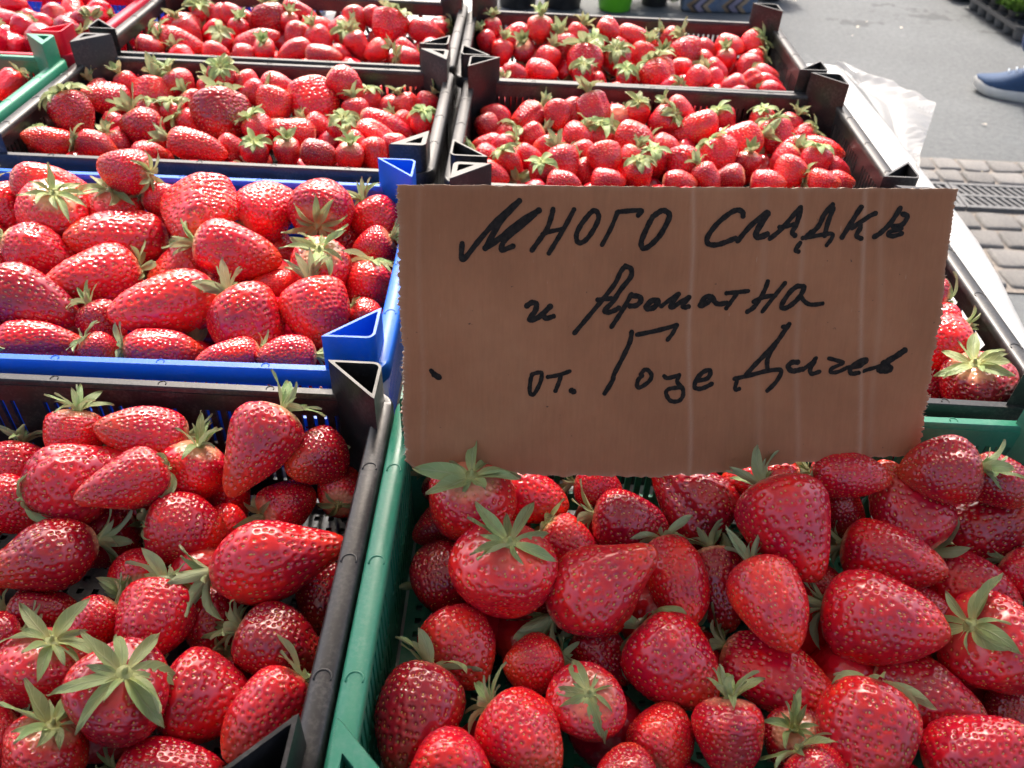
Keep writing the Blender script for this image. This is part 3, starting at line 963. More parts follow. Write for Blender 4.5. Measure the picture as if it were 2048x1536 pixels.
# crate  x y z (half mm)  direction of the tip (1/100)  length width (mm)  calyx shape tone
BERRIES = """
L1 -645 728 1284 6 -84 -53 43 39 u c m
L1 -524 682 1333 84 54 4 69 53 r p m
L1 -555 739 1342 -11 -61 -79 39 37 u c b
L1 -466 745 1354 -88 -32 36 57 35 n c m
L1 -402 715 1310 -26 -42 -87 45 42 u c b
L1 -311 715 1361 -44 -78 -45 65 45 u w m
L1 -376 736 1248 56 -62 -55 43 37 n c m
L1 -245 734 1333 -68 -72 13 43 37 r r d
L1 -218 739 1274 -7 99 -14 37 34 r r b
L1 -279 699 1282 67 72 -19 40 37 u r m
L1 -454 653 1358 -75 -64 15 55 38 r w m
L1 -387 638 1299 98 3 -17 48 44 r c m
L1 -359 673 1247 84 -18 -50 38 35 u c b
L1 -256 581 1325 96 28 8 81 48 u p b
L1 -533 578 1307 -73 -64 22 65 44 u p d
L1 -505 652 1251 -76 -65 -5 44 41 n c d
L1 -435 594 1260 -18 95 -25 37 39 s r b
L1 -216 584 1248 0 -91 -41 45 34 u c d
L1 -526 537 1258 95 14 -28 41 31 n c d
L1 -239 496 1282 94 -25 -22 52 42 u c d
L1 -331 536 1255 26 -86 -43 43 35 n c d
L1 -382 508 1297 -6 -98 -16 48 41 n c m
L1 -451 507 1281 -55 -81 -20 35 31 u c m
L1 -462 436 1309 -30 -36 -89 42 42 s r m
L1 -371 404 1327 -39 -11 -91 43 51 s r m
L1 -297 434 1276 97 -11 -20 55 48 n w m
L1 -230 405 1298 -57 -82 -6 52 39 n c b
L1 -427 352 1304 -30 -50 -81 38 41 s r b
L1 -308 352 1282 99 7 -14 54 33 n c m
L1 -550 478 1289 -79 -57 20 35 33 u r d
L1 -609 669 1287 90 -1 -43 47 35 n c m
L1 -519 424 1270 -85 -42 32 33 30 n c m
L1 -493 369 1297 -73 -67 14 32 29 u c b
L1 -284 475 1232 52 -66 -54 36 30 n c d
L1 -619 568 1282 81 5 -58 44 35 n c m
L1 -674 659 1267 81 10 -58 40 34 n c m
R1 -42 663 1334 -2 -12 -99 53 54 s c b
R1 34 725 1292 94 -35 0 52 38 n c b
R1 -78 738 1279 79 -39 -47 34 28 n c d
R1 -84 683 1274 -82 -52 -21 37 28 n c d
R1 -64 597 1286 77 0 63 40 44 r r d
R1 6 570 1330 -2 -9 -100 54 59 s r b
R1 114 559 1333 77 27 57 73 53 u p m
R1 86 656 1274 79 -51 -33 44 37 n c b
R1 159 684 1297 98 -19 3 49 41 u c d
R1 121 738 1300 99 -17 -1 33 29 u c m
R1 236 718 1309 -71 50 49 63 49 u w d
R1 339 644 1343 42 -85 -30 67 58 u w m
R1 503 707 1326 -42 73 54 63 50 n w m
R1 329 737 1330 -95 17 -25 52 29 u c b
R1 431 725 1357 92 -29 25 49 33 u c m
R1 437 718 1294 36 -78 -51 36 29 n c d
R1 530 715 1385 -91 17 -37 48 41 u c d
R1 614 713 1369 77 -64 1 42 34 n c d
R1 628 710 1295 78 -15 61 66 46 r c d
R1 469 633 1314 81 -51 27 61 41 u c m
R1 582 630 1267 79 -56 25 56 43 n c m
R1 302 549 1326 31 -93 -21 56 42 u c b
R1 207 595 1301 23 -95 -22 57 37 n l b
R1 264 606 1274 19 -86 -47 53 36 n c d
R1 426 539 1323 81 -47 35 67 51 u c m
R1 400 628 1256 83 -56 -2 34 28 n c m
R1 546 516 1311 76 -15 -63 52 57 s r b
R1 517 598 1256 85 -49 18 37 29 n c m
R1 -42 500 1285 59 -80 -12 48 43 n c b
R1 -80 411 1297 -19 -95 -23 58 43 s c d
R1 38 486 1286 -87 -38 32 34 32 u r b
R1 121 524 1243 79 -57 -24 42 33 n c d
R1 195 492 1289 63 -77 -7 57 49 n c m
R1 98 436 1293 12 11 -99 36 41 r r m
R1 29 392 1308 75 -66 -7 47 39 u c b
R1 -42 354 1318 0 96 -27 40 40 u r b
R1 311 498 1268 82 -57 7 66 42 n f m
R1 238 407 1299 0 -81 -58 39 39 u r m
R1 316 421 1262 26 -7 -96 34 34 u r d
R1 372 410 1307 -33 -89 -30 58 50 r c b
R1 465 471 1281 77 -58 28 58 43 u c d
R1 481 396 1308 72 12 68 54 43 n c m
R1 572 473 1255 82 -50 28 33 28 n c d
R1 650 636 1284 68 -73 -4 37 32 n c m
R1 173 416 1276 49 86 12 38 35 u r b
R1 130 364 1301 19 98 -8 32 30 u r m
R1 73 582 1244 89 -41 -21 33 29 n c d
R1 315 365 1304 51 -84 -19 32 32 n c m
L2 -924 1316 1329 51 -24 -83 59 45 n c b
L2 -839 1330 1378 90 28 -33 71 39 n c b
L2 -816 1267 1357 -36 17 -92 58 59 s r b
L2 -700 1329 1421 -99 5 10 48 40 s r m
L2 -733 1316 1339 -11 2 -99 53 53 s r b
L2 -645 1339 1361 91 28 -29 42 31 n c b
L2 -557 1279 1380 26 -89 -38 69 64 n f b
L2 -451 1319 1362 70 68 22 59 53 u r b
L2 -348 1309 1378 0 99 13 59 56 s r m
L2 -256 1327 1338 53 -34 -77 53 44 u c b
L2 -697 1234 1335 -83 -45 32 85 55 u c m
L2 -796 1178 1334 87 9 -48 72 49 u p m
L2 -697 1124 1327 -77 -63 12 78 51 s c b
L2 -753 1038 1337 88 5 -47 76 46 n c d
L2 -471 1186 1351 97 5 -26 74 51 u c m
L2 -549 1048 1337 -79 -60 12 85 52 n c b
L2 -411 1025 1321 60 -51 -62 66 58 u c b
L2 -327 1171 1331 -8 26 -96 59 52 s r b
L2 -309 1055 1327 31 -74 -60 61 53 n c b
L2 -412 1168 1303 -96 -26 12 39 27 n c b
L2 -249 1156 1313 -12 -57 -81 48 44 s c b
L2 -258 1260 1327 -85 -24 -48 42 37 u c m
L2 -442 1313 1273 86 -3 -52 46 38 n c b
L2 -312 1330 1289 78 -18 -60 54 42 n c m
L2 -713 964 1313 93 32 -19 63 34 r c m
L2 -652 1039 1295 49 -32 -81 44 37 n c d
L2 -525 961 1313 97 21 -15 58 35 n c m
L2 -613 951 1311 63 1 -78 35 26 s c m
L2 -421 940 1323 -85 -53 4 50 29 n c b
L2 -336 951 1322 -93 -32 15 45 33 u c m
L2 -238 1093 1300 88 -15 -46 33 27 n c b
L2 -658 1333 1308 63 -14 -77 40 34 n c b
L2 -877 1172 1302 68 1 -73 41 36 n c m
L2 -591 1203 1292 -78 -57 -28 63 45 n c b
L2 -938 1251 1311 81 28 -52 49 40 u c b
L2 -509 1164 1275 51 -33 -79 43 39 n c d
L2 -829 1009 1308 80 23 -55 54 39 n c m
L2 -871 1089 1308 80 25 -54 57 41 n c m
R2 662 1148 1361 -85 52 1 49 39 n c d
R2 667 1080 1349 -88 40 -24 43 33 u c b
R2 644 1012 1355 -91 4 -41 56 45 n c b
R2 677 934 1344 35 -2 -94 45 50 s r d
R2 640 973 1306 85 -53 5 40 36 n c d
R2 674 1009 1292 -73 -3 -68 40 34 u c d
R3 -67 1905 1316 -95 0 32 38 30 n c m
R3 12 1895 1324 -73 -41 -55 42 34 u f m
R3 79 1866 1340 11 -67 -73 38 33 n c m
R3 165 1887 1349 36 -52 -77 46 39 u f m
R3 270 1906 1335 11 22 -97 38 30 s r b
R3 220 1902 1321 6 54 -84 38 34 n r b
R3 324 1870 1336 -68 32 -66 38 35 s c m
R3 254 1781 1328 82 -57 3 45 43 u c b
R3 176 1826 1303 0 3 -100 41 41 s c m
R3 119 1787 1320 -61 -28 -74 38 36 u c m
R3 18 1827 1301 -84 -21 -50 38 30 u c m
R3 61 1745 1316 -100 -3 6 38 30 u c b
R3 -37 1804 1301 -46 -37 -81 38 30 s c m
R3 -78 1761 1304 -100 -6 -2 38 30 u c m
R3 -44 1721 1315 -84 -24 -48 38 30 s c m
R3 -70 1677 1312 89 -16 -43 38 30 u c m
R3 -23 1645 1316 53 -19 -83 38 30 s c b
R3 -60 1605 1308 99 -3 -13 38 30 s c b
R3 17 1684 1313 89 -20 -41 38 30 n c m
R3 90 1650 1321 33 -75 -57 41 39 u c m
R3 48 1620 1308 19 25 -95 38 30 s c m
R3 179 1664 1329 25 -71 -66 40 38 n c b
R3 139 1727 1306 54 -39 -75 38 30 n c m
R3 238 1711 1306 -45 -32 -83 38 30 u c b
R3 250 1626 1312 6 -10 -99 38 32 s c b
R3 185 1603 1310 98 -19 5 38 30 n c m
R3 329 1790 1307 90 -42 -14 38 32 s c m
R3 290 1692 1312 12 8 -99 38 30 s c m
R3 90 1573 1314 99 -10 -9 38 30 n c m
R3 142 1674 1288 54 -40 -74 38 30 u c m
R3 -80 1858 1304 54 -30 -79 38 30 n c d
R3 117 1902 1333 54 -34 -77 38 30 n c m
R3 398 1858 1328 -92 -11 -37 60 37 n c b
R3 368 1903 1353 87 -31 -37 38 30 u c b
R3 475 1905 1329 57 8 -82 38 30 s c m
R3 490 1792 1327 -92 -10 -37 59 43 u f b
R3 583 1835 1326 13 -65 -75 44 40 s c m
R3 630 1902 1321 -44 -21 -87 38 30 u c m
R3 566 1904 1329 10 -5 -99 38 30 s c b
R3 650 1860 1317 -80 3 -60 38 30 s c m
R3 683 1795 1316 88 -48 7 54 30 u c b
R3 613 1782 1320 -93 18 -32 38 30 n c m
R3 585 1736 1316 -58 -16 -80 38 31 u c m
R3 572 1655 1321 -48 -40 -78 42 35 n c b
R3 638 1695 1331 -12 -37 -92 38 32 s c m
R3 693 1711 1310 83 -48 -28 38 30 s c m
R3 644 1632 1318 94 -35 3 38 30 s c b
R3 438 1732 1319 48 -60 -64 42 42 s c b
R3 352 1686 1314 -34 -63 -69 46 45 n p m
R3 397 1631 1312 53 -47 -71 38 30 u c m
R3 449 1662 1302 -95 11 -30 38 30 n c d
R3 505 1733 1296 -3 -6 -100 38 30 u c d
R3 525 1621 1315 93 -34 12 38 30 n c m
R3 338 1616 1306 98 -15 12 38 30 n c m
R3 686 1661 1302 93 -30 20 38 30 s c m
L3 -1024 1634 1310 -27 -19 -94 38 30 s c m
L3 -993 1612 1336 -79 -49 36 51 31 n c b
L3 -982 1718 1348 42 -34 -84 53 46 s c d
L3 -979 1871 1326 -85 -42 31 57 42 u c m
L3 -1011 1917 1316 48 -9 -87 38 30 u c m
L3 -901 1628 1321 91 15 -39 44 30 s c m
L3 -878 1674 1298 49 -15 -86 38 30 u c m
L3 -882 1905 1316 3 -69 -73 52 52 u c b
L3 -823 1933 1340 50 -12 -86 41 38 u c m
L3 -722 1939 1366 -26 52 -81 38 34 s r m
L3 -756 1934 1325 10 -50 -86 38 30 u c m
L3 -781 1890 1312 51 -14 -85 38 30 u c m
L3 -831 1718 1318 56 -29 -78 53 48 u c d
L3 -869 1831 1305 -11 -44 -89 38 30 s c m
L3 -812 1841 1302 7 0 -100 40 32 s c m
L3 -752 1800 1296 77 -6 -63 48 36 s c m
L3 -690 1639 1325 94 8 -32 64 37 u c b
L3 -954 1814 1281 -41 -54 -73 38 31 n c d
L3 -1004 1742 1304 87 46 -15 38 30 n c m
L3 -801 1645 1300 91 38 -13 38 30 n c m
L3 -950 1939 1330 49 -10 -86 38 30 u c m
L3 -680 1786 1330 21 -76 -61 64 65 s r d
L3 -660 1942 1345 52 -15 -84 38 30 n c m
L3 -641 1901 1340 -84 -27 -47 38 31 u c m
L3 -583 1943 1346 95 -2 -30 51 30 n c m
L3 -585 1861 1327 -28 -66 -69 49 45 n c b
L3 -495 1900 1330 27 -54 -80 65 60 n f b
L3 -424 1935 1360 79 -15 -59 51 38 n c m
L3 -375 1942 1315 1 -20 -98 38 30 s c m
L3 -394 1880 1315 23 -41 -88 38 35 u c m
L3 -330 1940 1304 -83 -33 -45 38 30 n c m
L3 -277 1913 1321 54 -25 -81 38 31 u c b
L3 -237 1940 1315 -46 -38 -81 38 30 u c m
L3 -312 1821 1313 92 -10 -37 70 30 n l m
L3 -323 1761 1312 89 -13 -44 58 30 n l b
L3 -275 1864 1299 79 -14 -60 38 30 u c m
L3 -231 1842 1309 1 -5 -100 38 31 s c b
L3 -410 1790 1308 -14 9 -99 38 36 s c m
L3 -472 1825 1301 86 1 -50 38 30 u c m
L3 -518 1763 1314 -92 -32 24 53 33 n c b
L3 -591 1757 1310 52 -20 -83 42 36 s c m
L3 -435 1657 1313 97 -1 -23 43 33 n c d
L3 -509 1671 1303 -11 16 -98 38 30 u c m
L3 -577 1656 1304 -18 23 -96 38 30 s c m
L3 -630 1684 1303 90 15 -40 38 30 n c m
L3 -370 1722 1305 53 -26 -81 38 30 u c m
L3 -321 1681 1308 25 -60 -76 38 32 n c b
L3 -370 1656 1307 -10 16 -98 38 30 u c b
L3 -282 1717 1304 5 -41 -91 38 30 n c m
L3 -681 1701 1285 75 -1 -66 38 30 n c m
L4 -998 2445 1324 -89 -41 17 58 30 u c m
L4 -954 2508 1335 -9 49 -87 42 39 s r m
L4 -903 2503 1326 -79 -42 -44 42 36 n c m
L4 -851 2476 1346 94 26 -21 38 30 n c m
L4 -833 2505 1309 -80 -40 -44 41 35 u c m
L4 -747 2485 1328 29 -53 -80 50 56 u c d
L4 -666 2516 1348 91 3 -40 57 30 n c m
L4 -689 2470 1325 -12 21 -97 38 30 u c m
L4 -958 2382 1315 51 -8 -86 50 37 u c m
L4 -1002 2326 1324 88 26 -40 40 31 s c m
L4 -936 2280 1321 92 15 -36 64 38 s c b
L4 -853 2338 1315 -22 49 -84 39 33 s r m
L4 -752 2338 1320 93 28 23 68 31 n l m
L4 -652 2383 1320 -32 -53 -79 45 37 n c m
L4 -633 2277 1318 -87 -43 -26 51 30 n c b
L4 -580 2359 1316 38 -21 -90 50 36 u c m
L4 -549 2257 1317 99 12 -8 51 30 n c m
L4 -613 2486 1321 97 21 -11 50 30 n c b
L4 -547 2454 1325 -82 -33 -46 41 32 u c m
L4 -505 2505 1335 24 -40 -88 45 36 n c b
L4 -518 2408 1313 -12 52 -84 43 37 s r m
L4 -473 2348 1316 38 -22 -90 42 34 u c m
L4 -400 2465 1330 -23 -63 -74 55 55 s c b
L4 -291 2467 1324 95 -7 -29 58 35 u c m
L4 -264 2515 1321 -97 1 -23 39 33 s c m
L4 -419 2331 1309 -91 -27 -32 38 30 u c b
L4 -334 2325 1316 95 3 -32 39 31 u c m
L4 -320 2277 1314 88 40 -26 38 30 s c m
L4 -1006 2227 1328 91 34 -25 38 30 n c m
L4 -761 2257 1307 95 24 -22 38 30 n c m
L4 -717 2278 1313 -21 49 -85 38 30 u c m
L4 -455 2515 1342 53 -15 -83 38 30 n c m
L4 -833 2437 1313 -26 16 -95 38 30 u c m
L4 -842 2255 1310 94 27 -23 38 30 n c b
R4 -111 2416 1320 54 -23 -81 38 30 u c m
R4 -102 2457 1341 0 -4 -100 38 30 u c m
R4 -45 2448 1324 -92 -21 -33 60 37 n c m
R4 34 2435 1356 -4 -9 -100 41 38 u c b
R4 -70 2378 1306 -13 -32 -94 38 33 u c b
R4 88 2457 1333 54 -27 -80 38 30 n c m
R4 139 2450 1339 -46 -40 -79 38 35 u c m
R4 -10 2402 1305 3 53 -85 38 34 u r d
R4 52 2456 1301 95 -11 -28 38 30 n c m
R4 102 2390 1318 21 -47 -86 45 45 u c m
R4 60 2330 1310 -30 -46 -84 38 35 u c m
R4 43 2246 1307 97 -22 -6 47 31 n c b
R4 161 2308 1309 2 -63 -78 56 51 s c m
R4 155 2237 1302 5 27 -96 40 30 s c m
R4 192 2413 1318 9 45 -89 40 34 s r m
R4 233 2453 1361 85 -37 -36 39 32 n c b
R4 315 2454 1344 93 -28 -23 61 30 n l b
R4 212 2459 1319 95 -16 -26 38 30 n c m
R4 268 2424 1319 95 -18 -26 38 30 n c m
R4 252 2358 1305 7 36 -93 44 41 s c m
R4 329 2391 1311 -31 -42 -85 42 39 u c b
R4 394 2457 1303 53 -33 -78 38 30 u c m
R4 419 2458 1341 78 -30 -54 38 30 u c m
R4 360 2233 1309 48 -59 -66 54 50 s c b
R4 389 2377 1304 13 36 -92 38 30 u c m
R4 451 2387 1325 32 -58 -75 47 47 u c m
R4 517 2459 1317 94 -27 -23 38 30 u c m
R4 429 2308 1303 4 -16 -99 38 30 n c m
R4 457 2222 1309 -62 -31 -72 44 34 n c b
R4 516 2412 1297 87 -31 -38 38 30 u c m
R4 529 2327 1302 85 -40 -35 38 33 u c m
R4 514 2258 1298 53 -39 -76 38 30 u c m
R4 584 2451 1331 91 -41 0 46 34 n c b
R4 570 2405 1304 15 18 -97 38 30 u c m
R4 644 2460 1334 -76 20 -62 41 38 s c b
R4 646 2412 1307 -89 10 -44 38 30 s c b
R4 625 2352 1302 -18 -52 -84 46 35 n c m
R4 602 2225 1313 -82 2 -58 38 30 n c b
R4 661 2296 1307 93 -37 -1 38 30 s c m
R4 657 2246 1299 93 -37 0 44 30 n c m
R4 550 2194 1310 -90 7 -43 38 30 n c m
R4 656 2185 1303 96 -24 14 38 30 s c m
R4 -30 2224 1302 100 3 4 38 30 n c m
R4 272 2238 1298 11 34 -93 38 30 s c m
"""
CN = dict(L1=('front black crate', ('toward the green crate', 'away from the green crate', 'toward the blue crate', 'away from the blue crate')),
          L2=('blue crate', ('toward the sign', 'away from the sign', 'away from the front black crate', 'toward the front black crate')),
          L3=('capped black crate', ('away from the green crate', 'toward the green crate', 'away from the blue crate', 'toward the blue crate')),
          L4=('black lattice crate', ('away from the red crate', 'toward the red crate', 'away from the capped crate', 'toward the capped crate')),
          R1=('green crate', ('away from the black crate', 'toward the black crate', 'toward the sign', 'away from the sign')),
          R2=('crate behind sign', ('toward the street', 'away from the street', 'away from the sign', 'toward the sign')),
          R3=('second crate behind sign', ('toward the street', 'away from the street', 'away from the sign', 'toward the sign')),
          R4=('crate facing flower pots', ('toward the street', 'away from the street', 'toward the pots', 'away from the pots')))
TONE = {'b': ('bright', (.68, .013, .028)), 'm': ('red', (.56, .007, .028)), 'd': ('dark', (.36, .004, .020))}
SHP = {'c': 'conical', 'r': 'round', 'w': 'heart-shaped', 'p': 'pear-shaped', 'l': 'long', 'f': 'lobed'}
CAPW = {'s': 'spread cap', 'r': 'folded-back cap', 'u': 'upright cap', 'n': 'cap hidden'}
SPECIAL = {}
near = {'L1', 'R1', 'L2', 'R2'}
rb = random.Random(77)
LIST = []
LABS = {}
wid = {}
for ln in BERRIES.strip().split('\n'):
    f = ln.split()
    wid.setdefault(f[0], []).append(int(f[8]))
wq = {k: (sorted(v)[len(v) // 3], sorted(v)[2 * len(v) // 3]) for k, v in wid.items()}
for bi, ln in enumerate(BERRIES.strip().split('\n')):
    f = ln.split()
    cr_, (x, y, z), d = f[0], [int(a) / 2000 for a in f[1:4]], Vector([int(a) / 100 for a in f[4:7]])
    L, W = int(f[7]) / 1000, int(f[8]) / 1000
    cal, shp, tone = f[9:12]
    d.normalize()
    up = -d                                              # towards the calyx
    q = up.to_track_quat('Z', 'Y')
    root = empty('strawberry', (x, y, z))
    root.rotation_mode = 'QUATERNION'
    # fans show their flat side to the sky, the others any side
    spin = rb.uniform(0, 6.28)
    qq = q @ Matrix.Rotation(spin, 3, 'Z').to_quaternion()
    if shp == 'f':
        yv = (Vector((0, -.5, 1)) - up * Vector((0, -.5, 1)).dot(up)).normalized()
        xv = yv.cross(up)
        qq = Matrix((xv, yv, up)).transposed().to_quaternion()
    root.rotation_quaternion = qq
    vi = rb.randrange(NV[shp])
    fm, sm = BM[(shp, vi)]
    fr = link('fruit', fm, None, root)
    fr.scale = (W, W, L)
    c = TONE[tone][1]
    k = rb.uniform(.86, 1.14)
    pale = min(1, rb.random() ** 1.6 * 1.2)
    fr.color = (c[0] * k, c[1] * k * rb.uniform(.7, 1.6), c[2] * k, pale)
    se = link('seeds', sm, None, fr)
    se['kind'] = 'stuff'
    hid = cal == 'n'
    if hid and cr_ in near and rb.random() < .7:
        cal = rb.choice('uus')
    if cal != 'n':
        sl = min(max(.54 * W, .0135), .027) * (1.14 if cal == 's' else 1.0)
        if cr_ in near:
            cx = link('calyx', HUB, None, root)
            cx.location = (0, 0, L * .5 - .035 * L + .0006); cx.scale = (sl * .95,) * 3
            for (a, s, dz, tw) in ring_of(cal, rb):
                sp = link('sepal', SEP[(cal, rb.randrange(6))], None, cx)
                sp.location = (.13 * math.cos(a), .13 * math.sin(a), dz)
                sp.rotation_euler = (Matrix.Rotation(a, 3, 'Z') @ Matrix.Rotation(rb.uniform(-.38, .38), 3, 'Y') @ Matrix.Rotation(tw * 2, 3, 'X')).to_euler()
                sp.scale = (s, s * rb.uniform(.7, 1.15), s)
        else:
            cx = link('calyx', CAL[(cal, rb.randrange(4))], None, root)
            cx.location = (0, 0, L * .5 - .035 * L + .0006); cx.scale = (sl * 1.0,) * 3
            cx.rotation_euler = (0, 0, rb.uniform(0, 6.28))
    nm, dirs = CN[cr_]
    sz = 'small' if W * 1000 < wq[cr_][0] else ('large' if W * 1000 > wq[cr_][1] else 'mid-sized')
    if abs(d.x) > abs(d.y):
        dn = dirs[0] if d.x > 0 else dirs[1]
    else:
        dn = dirs[2] if d.y > 0 else dirs[3]
    lab = SPECIAL.get(bi) or '%s %s %s strawberry, %s, tip %s, in %s' % (sz, TONE[tone][0], SHP[shp], CAPW['n' if hid else cal], dn, nm)
    tag(root, lab, 'strawberry', 'strawberries in ' + nm)
    LIST.append((cr_, np.array((x, y, z)), W, L, lab))
    LABS.setdefault(lab, []).append((root, cr_, sz, tone, shp, 'n' if hid else cal))

SIDE = dict(L1=('green-crate', 'outer', 'blue-crate', 'near'), L2=('sign', 'outer', 'capped-crate', 'black-crate'), L3=('street', 'green-crate', 'lattice-crate', 'blue-crate'),
            L4=('street', 'red-crate', 'far', 'capped-crate'), R1=('street', 'black-crate', 'sign', 'near'), R2=('street', 'blue-crate', 'far', 'sign'),
            R3=('street', 'capped-crate', 'flower-pot', 'sign'), R4=('street', 'lattice-crate', 'flower-pot', 'sign'))
for lab, mem in LABS.items():                                # alike ones are told apart by where they lie in the crate
    if len(mem) < 2:
        continue
    for (o, c_, sz, tone, shp, cal) in mem:
        lx, ly = (o.location[0] - CR[c_][0]) / CW, (o.location[1] - CR[c_][1]) / CD
        s4 = SIDE[c_]
        if max(abs(lx), abs(ly)) < .2:
            w = 'in the middle'
        elif abs(lx) > abs(ly):
            w = 'on the %s side' % (s4[0] if lx > 0 else s4[1])
        else:
            w = 'on the %s side' % (s4[2] if ly > 0 else s4[3])
        o['label'] = '%s %s %s strawberry, %s, %s of the %s' % (sz, TONE[tone][0], SHP[shp], CAPW[cal], w, CN[c_][0])

again = {}
for lab, mem in LABS.items():
    for mb in mem:
        again.setdefault(mb[0]['label'], []).append(mb)
for lab, mem in again.items():                               # the last look-alikes by which side they lie nearer to
    if len(mem) < 2:
        continue
    mem.sort(key=lambda q: q[0].location[0])
    for k, (o, c_, sz, tone, shp, cal) in enumerate(mem):
        w = 'nearer the %s side' % (SIDE[c_][1] if k == 0 else SIDE[c_][0])
        if 0 < k < len(mem) - 1:
            w = 'between two alike'
        o['label'] = '%s %s %s strawberry, %s, %s of the %s' % (sz, TONE[tone][0], SHP[shp], CAPW[cal], w, CN[c_][0])

# strawberries at the bottom of the heaps and in the crates at the edge: past the count, one mass
SV, SF, SC, ST = [], [], [], []
GV, GF, GS, GC = [], [], [], []
lowdata = {}
for kd, me in LOW.items():
    v = np.zeros(len(me.vertices) * 3); me.vertices.foreach_get('co', v)
    t = np.zeros(len(me.vertices)); me.attributes['t'].data.foreach_get('value', t)
    lowdata[kd] = (v.reshape(-1, 3), [tuple(p.vertices) for p in me.polygons], t)
def mass_berry(p, W, L, d, kd, leaf=None):
    v, fcs, t = lowdata[kd]
    q = (-d).normalized().to_track_quat('Z', 'Y').to_matrix()
    R = np.array(q)
    b = len(SV)
    SV.extend(((v * np.array([W, W, L])) @ R.T + p).tolist())
    SF.extend(tuple(i + b for i in fc) for fc in fcs)
    c = TONE[rb.choice('bmmd')][1]; k = rb.uniform(.85, 1.15)
    SC.extend([(c[0] * k, c[1] * k, c[2] * k, 1)] * len(v)); ST.extend(t)
    if leaf:
        sl = .55 * W
        for (a, s, dz, tw) in ring_of(leaf, rb)[:8]:
            lv, lf, sv, cv = sepal_grid(leaf, rb.randrange(9999), s, .44)
            ca, sa = math.cos(a), math.sin(a)
            lv = np.stack([lv[:, 0] * ca - lv[:, 1] * sa + .13 * ca, lv[:, 0] * sa + lv[:, 1] * ca + .13 * sa, lv[:, 2] + dz], -1) * sl + np.array([0, 0, .47 * L])
            b = len(GV)
            GV.extend((lv @ R.T + p).tolist()); GF.extend(tuple(i + b for i in fc) for fc in lf); GS.extend(sv); GC.extend(cv)
def rdir(rr):
    return Vector((rr.uniform(-1, 1), rr.uniform(-1, 1), rr.uniform(-.7, .2))).normalized()
placed = {}
for c_, p, W, L, _ in LIST:
    placed.setdefault(c_, []).append((p, (W + L) / 4))
def fill(c_, n, wr, zr, leafp, inset=.03, avoid=.74, tries=60, fine=''):
    x0, y0, yw = CR[c_]
    pl = placed.setdefault(c_, [])
    for _ in range(n):
        for _t in range(tries):
            W = rb.uniform(*wr); L = W * rb.uniform(1.1, 1.4)
            lx, ly = rb.uniform(-CW / 2 + inset, CW / 2 - inset), rb.uniform(-CD / 2 + inset, CD / 2 - inset)
            p = np.array([x0 + lx * math.cos(yw) - ly * math.sin(yw), y0 + lx * math.sin(yw) + ly * math.cos(yw), RZ + rb.uniform(*zr)])
            r = (W + L) / 4
            if all(np.linalg.norm(p - q) > avoid * (r + s) for q, s in pl):
                pl.append((p, r))
                mass_berry(p, W, L, rdir(rb), rb.choice('cccrwl') + fine, rb.choice('sru') if rb.random() < leafp else None)
                break
fill('R2', 60, (.032, .044), (-.075, -.018), .3, .034, fine='+')
for c_, z in (('LL3', -.03), ('LL4', -.018), ('L5', -.03)):
    fill(c_, 60, (.030, .042), (z - .022, z + .010), .6, .03, .70, 40, fine='+')
    fill(c_, 30, (.030, .040), (z - .045, z - .025), .1, .03, .72, 20)
fill('L2', 34, (.034, .044), (-.078, -.055), .15, fine='+')
fill('L3', 40, (.031, .037), (-.064, -.042), .5, avoid=.66, fine='+')
fill('L3', 30, (.026, .034), (-.080, -.055), .2)
fill('R3', 50, (.030, .035), (-.062, -.040), .5, avoid=.66, fine='+')
fill('R3', 30, (.024, .032), (-.078, -.05), .2)
fill('L4', 40, (.031, .037), (-.060, -.036), .5, avoid=.66, fine='+')
fill('L4', 24, (.026, .034), (-.078, -.05), .2)
fill('R4', 50, (.030, .035), (-.062, -.040), .5, avoid=.66, fine='+')
fill('R4', 26, (.024, .032), (-.078, -.05), .2)
fill('L1', 26, (.036, .046), (-.075, -.060), .5, .034, .74, fine='+')
fill('R1', 34, (.036, .046), (-.075, -.058), .5, .034, .74, fine='+')
mm = mesh('strawberries', SV, SF, True)
a = mm.attributes.new('t', 'FLOAT', 'POINT'); a.data.foreach_set('value', np.array(ST, dtype=np.float32))
a = mm.attributes.new('col', 'FLOAT_COLOR', 'POINT'); a.data.foreach_set('color', np.array(SC, dtype=np.float32).reshape(-1))
mf = M['fruit'].copy(); mf.name = 'strawberry_skin_mass'
nt = mf.node_tree
oi = [n for n in nt.nodes if n.type == 'OBJECT_INFO'][0]
ca = nt.nodes.new('ShaderNodeAttribute'); ca.attribute_name = 'col'
for lk in list(nt.links):
    if lk.from_node == oi and lk.from_socket.name == 'Color':
        nt.links.new(ca.outputs['Color'], lk.to_socket)
# seed pits too small to build at this distance
vo = nt.nodes.new('ShaderNodeTexVoronoi'); vo.inputs['Scale'].default_value = 290
tc = nt.nodes.new('ShaderNodeTexCoord'); nt.links.new(tc.outputs['Object'], vo.inputs['Vector'])
bp = [n for n in nt.nodes if n.type == 'BUMP'][0]
bp.inputs['Strength'].default_value = .5; bp.inputs['Distance'].default_value = .0012
nt.links.new(vo.outputs['Distance'], bp.inputs['Height'])
mo = link('strawberries', mm, mf)
mo.color = (1, 1, 1, .3)
tag(mo, 'mass of strawberries deep in the heaps and in the edge crates', 'strawberries', kind='stuff')
lm = mesh('leaves', GV, GF, True, M['sepal']); leaf_attrs(lm, GS, GC)
lo = link('leaves', lm, None, mo); lo['kind'] = 'stuff'

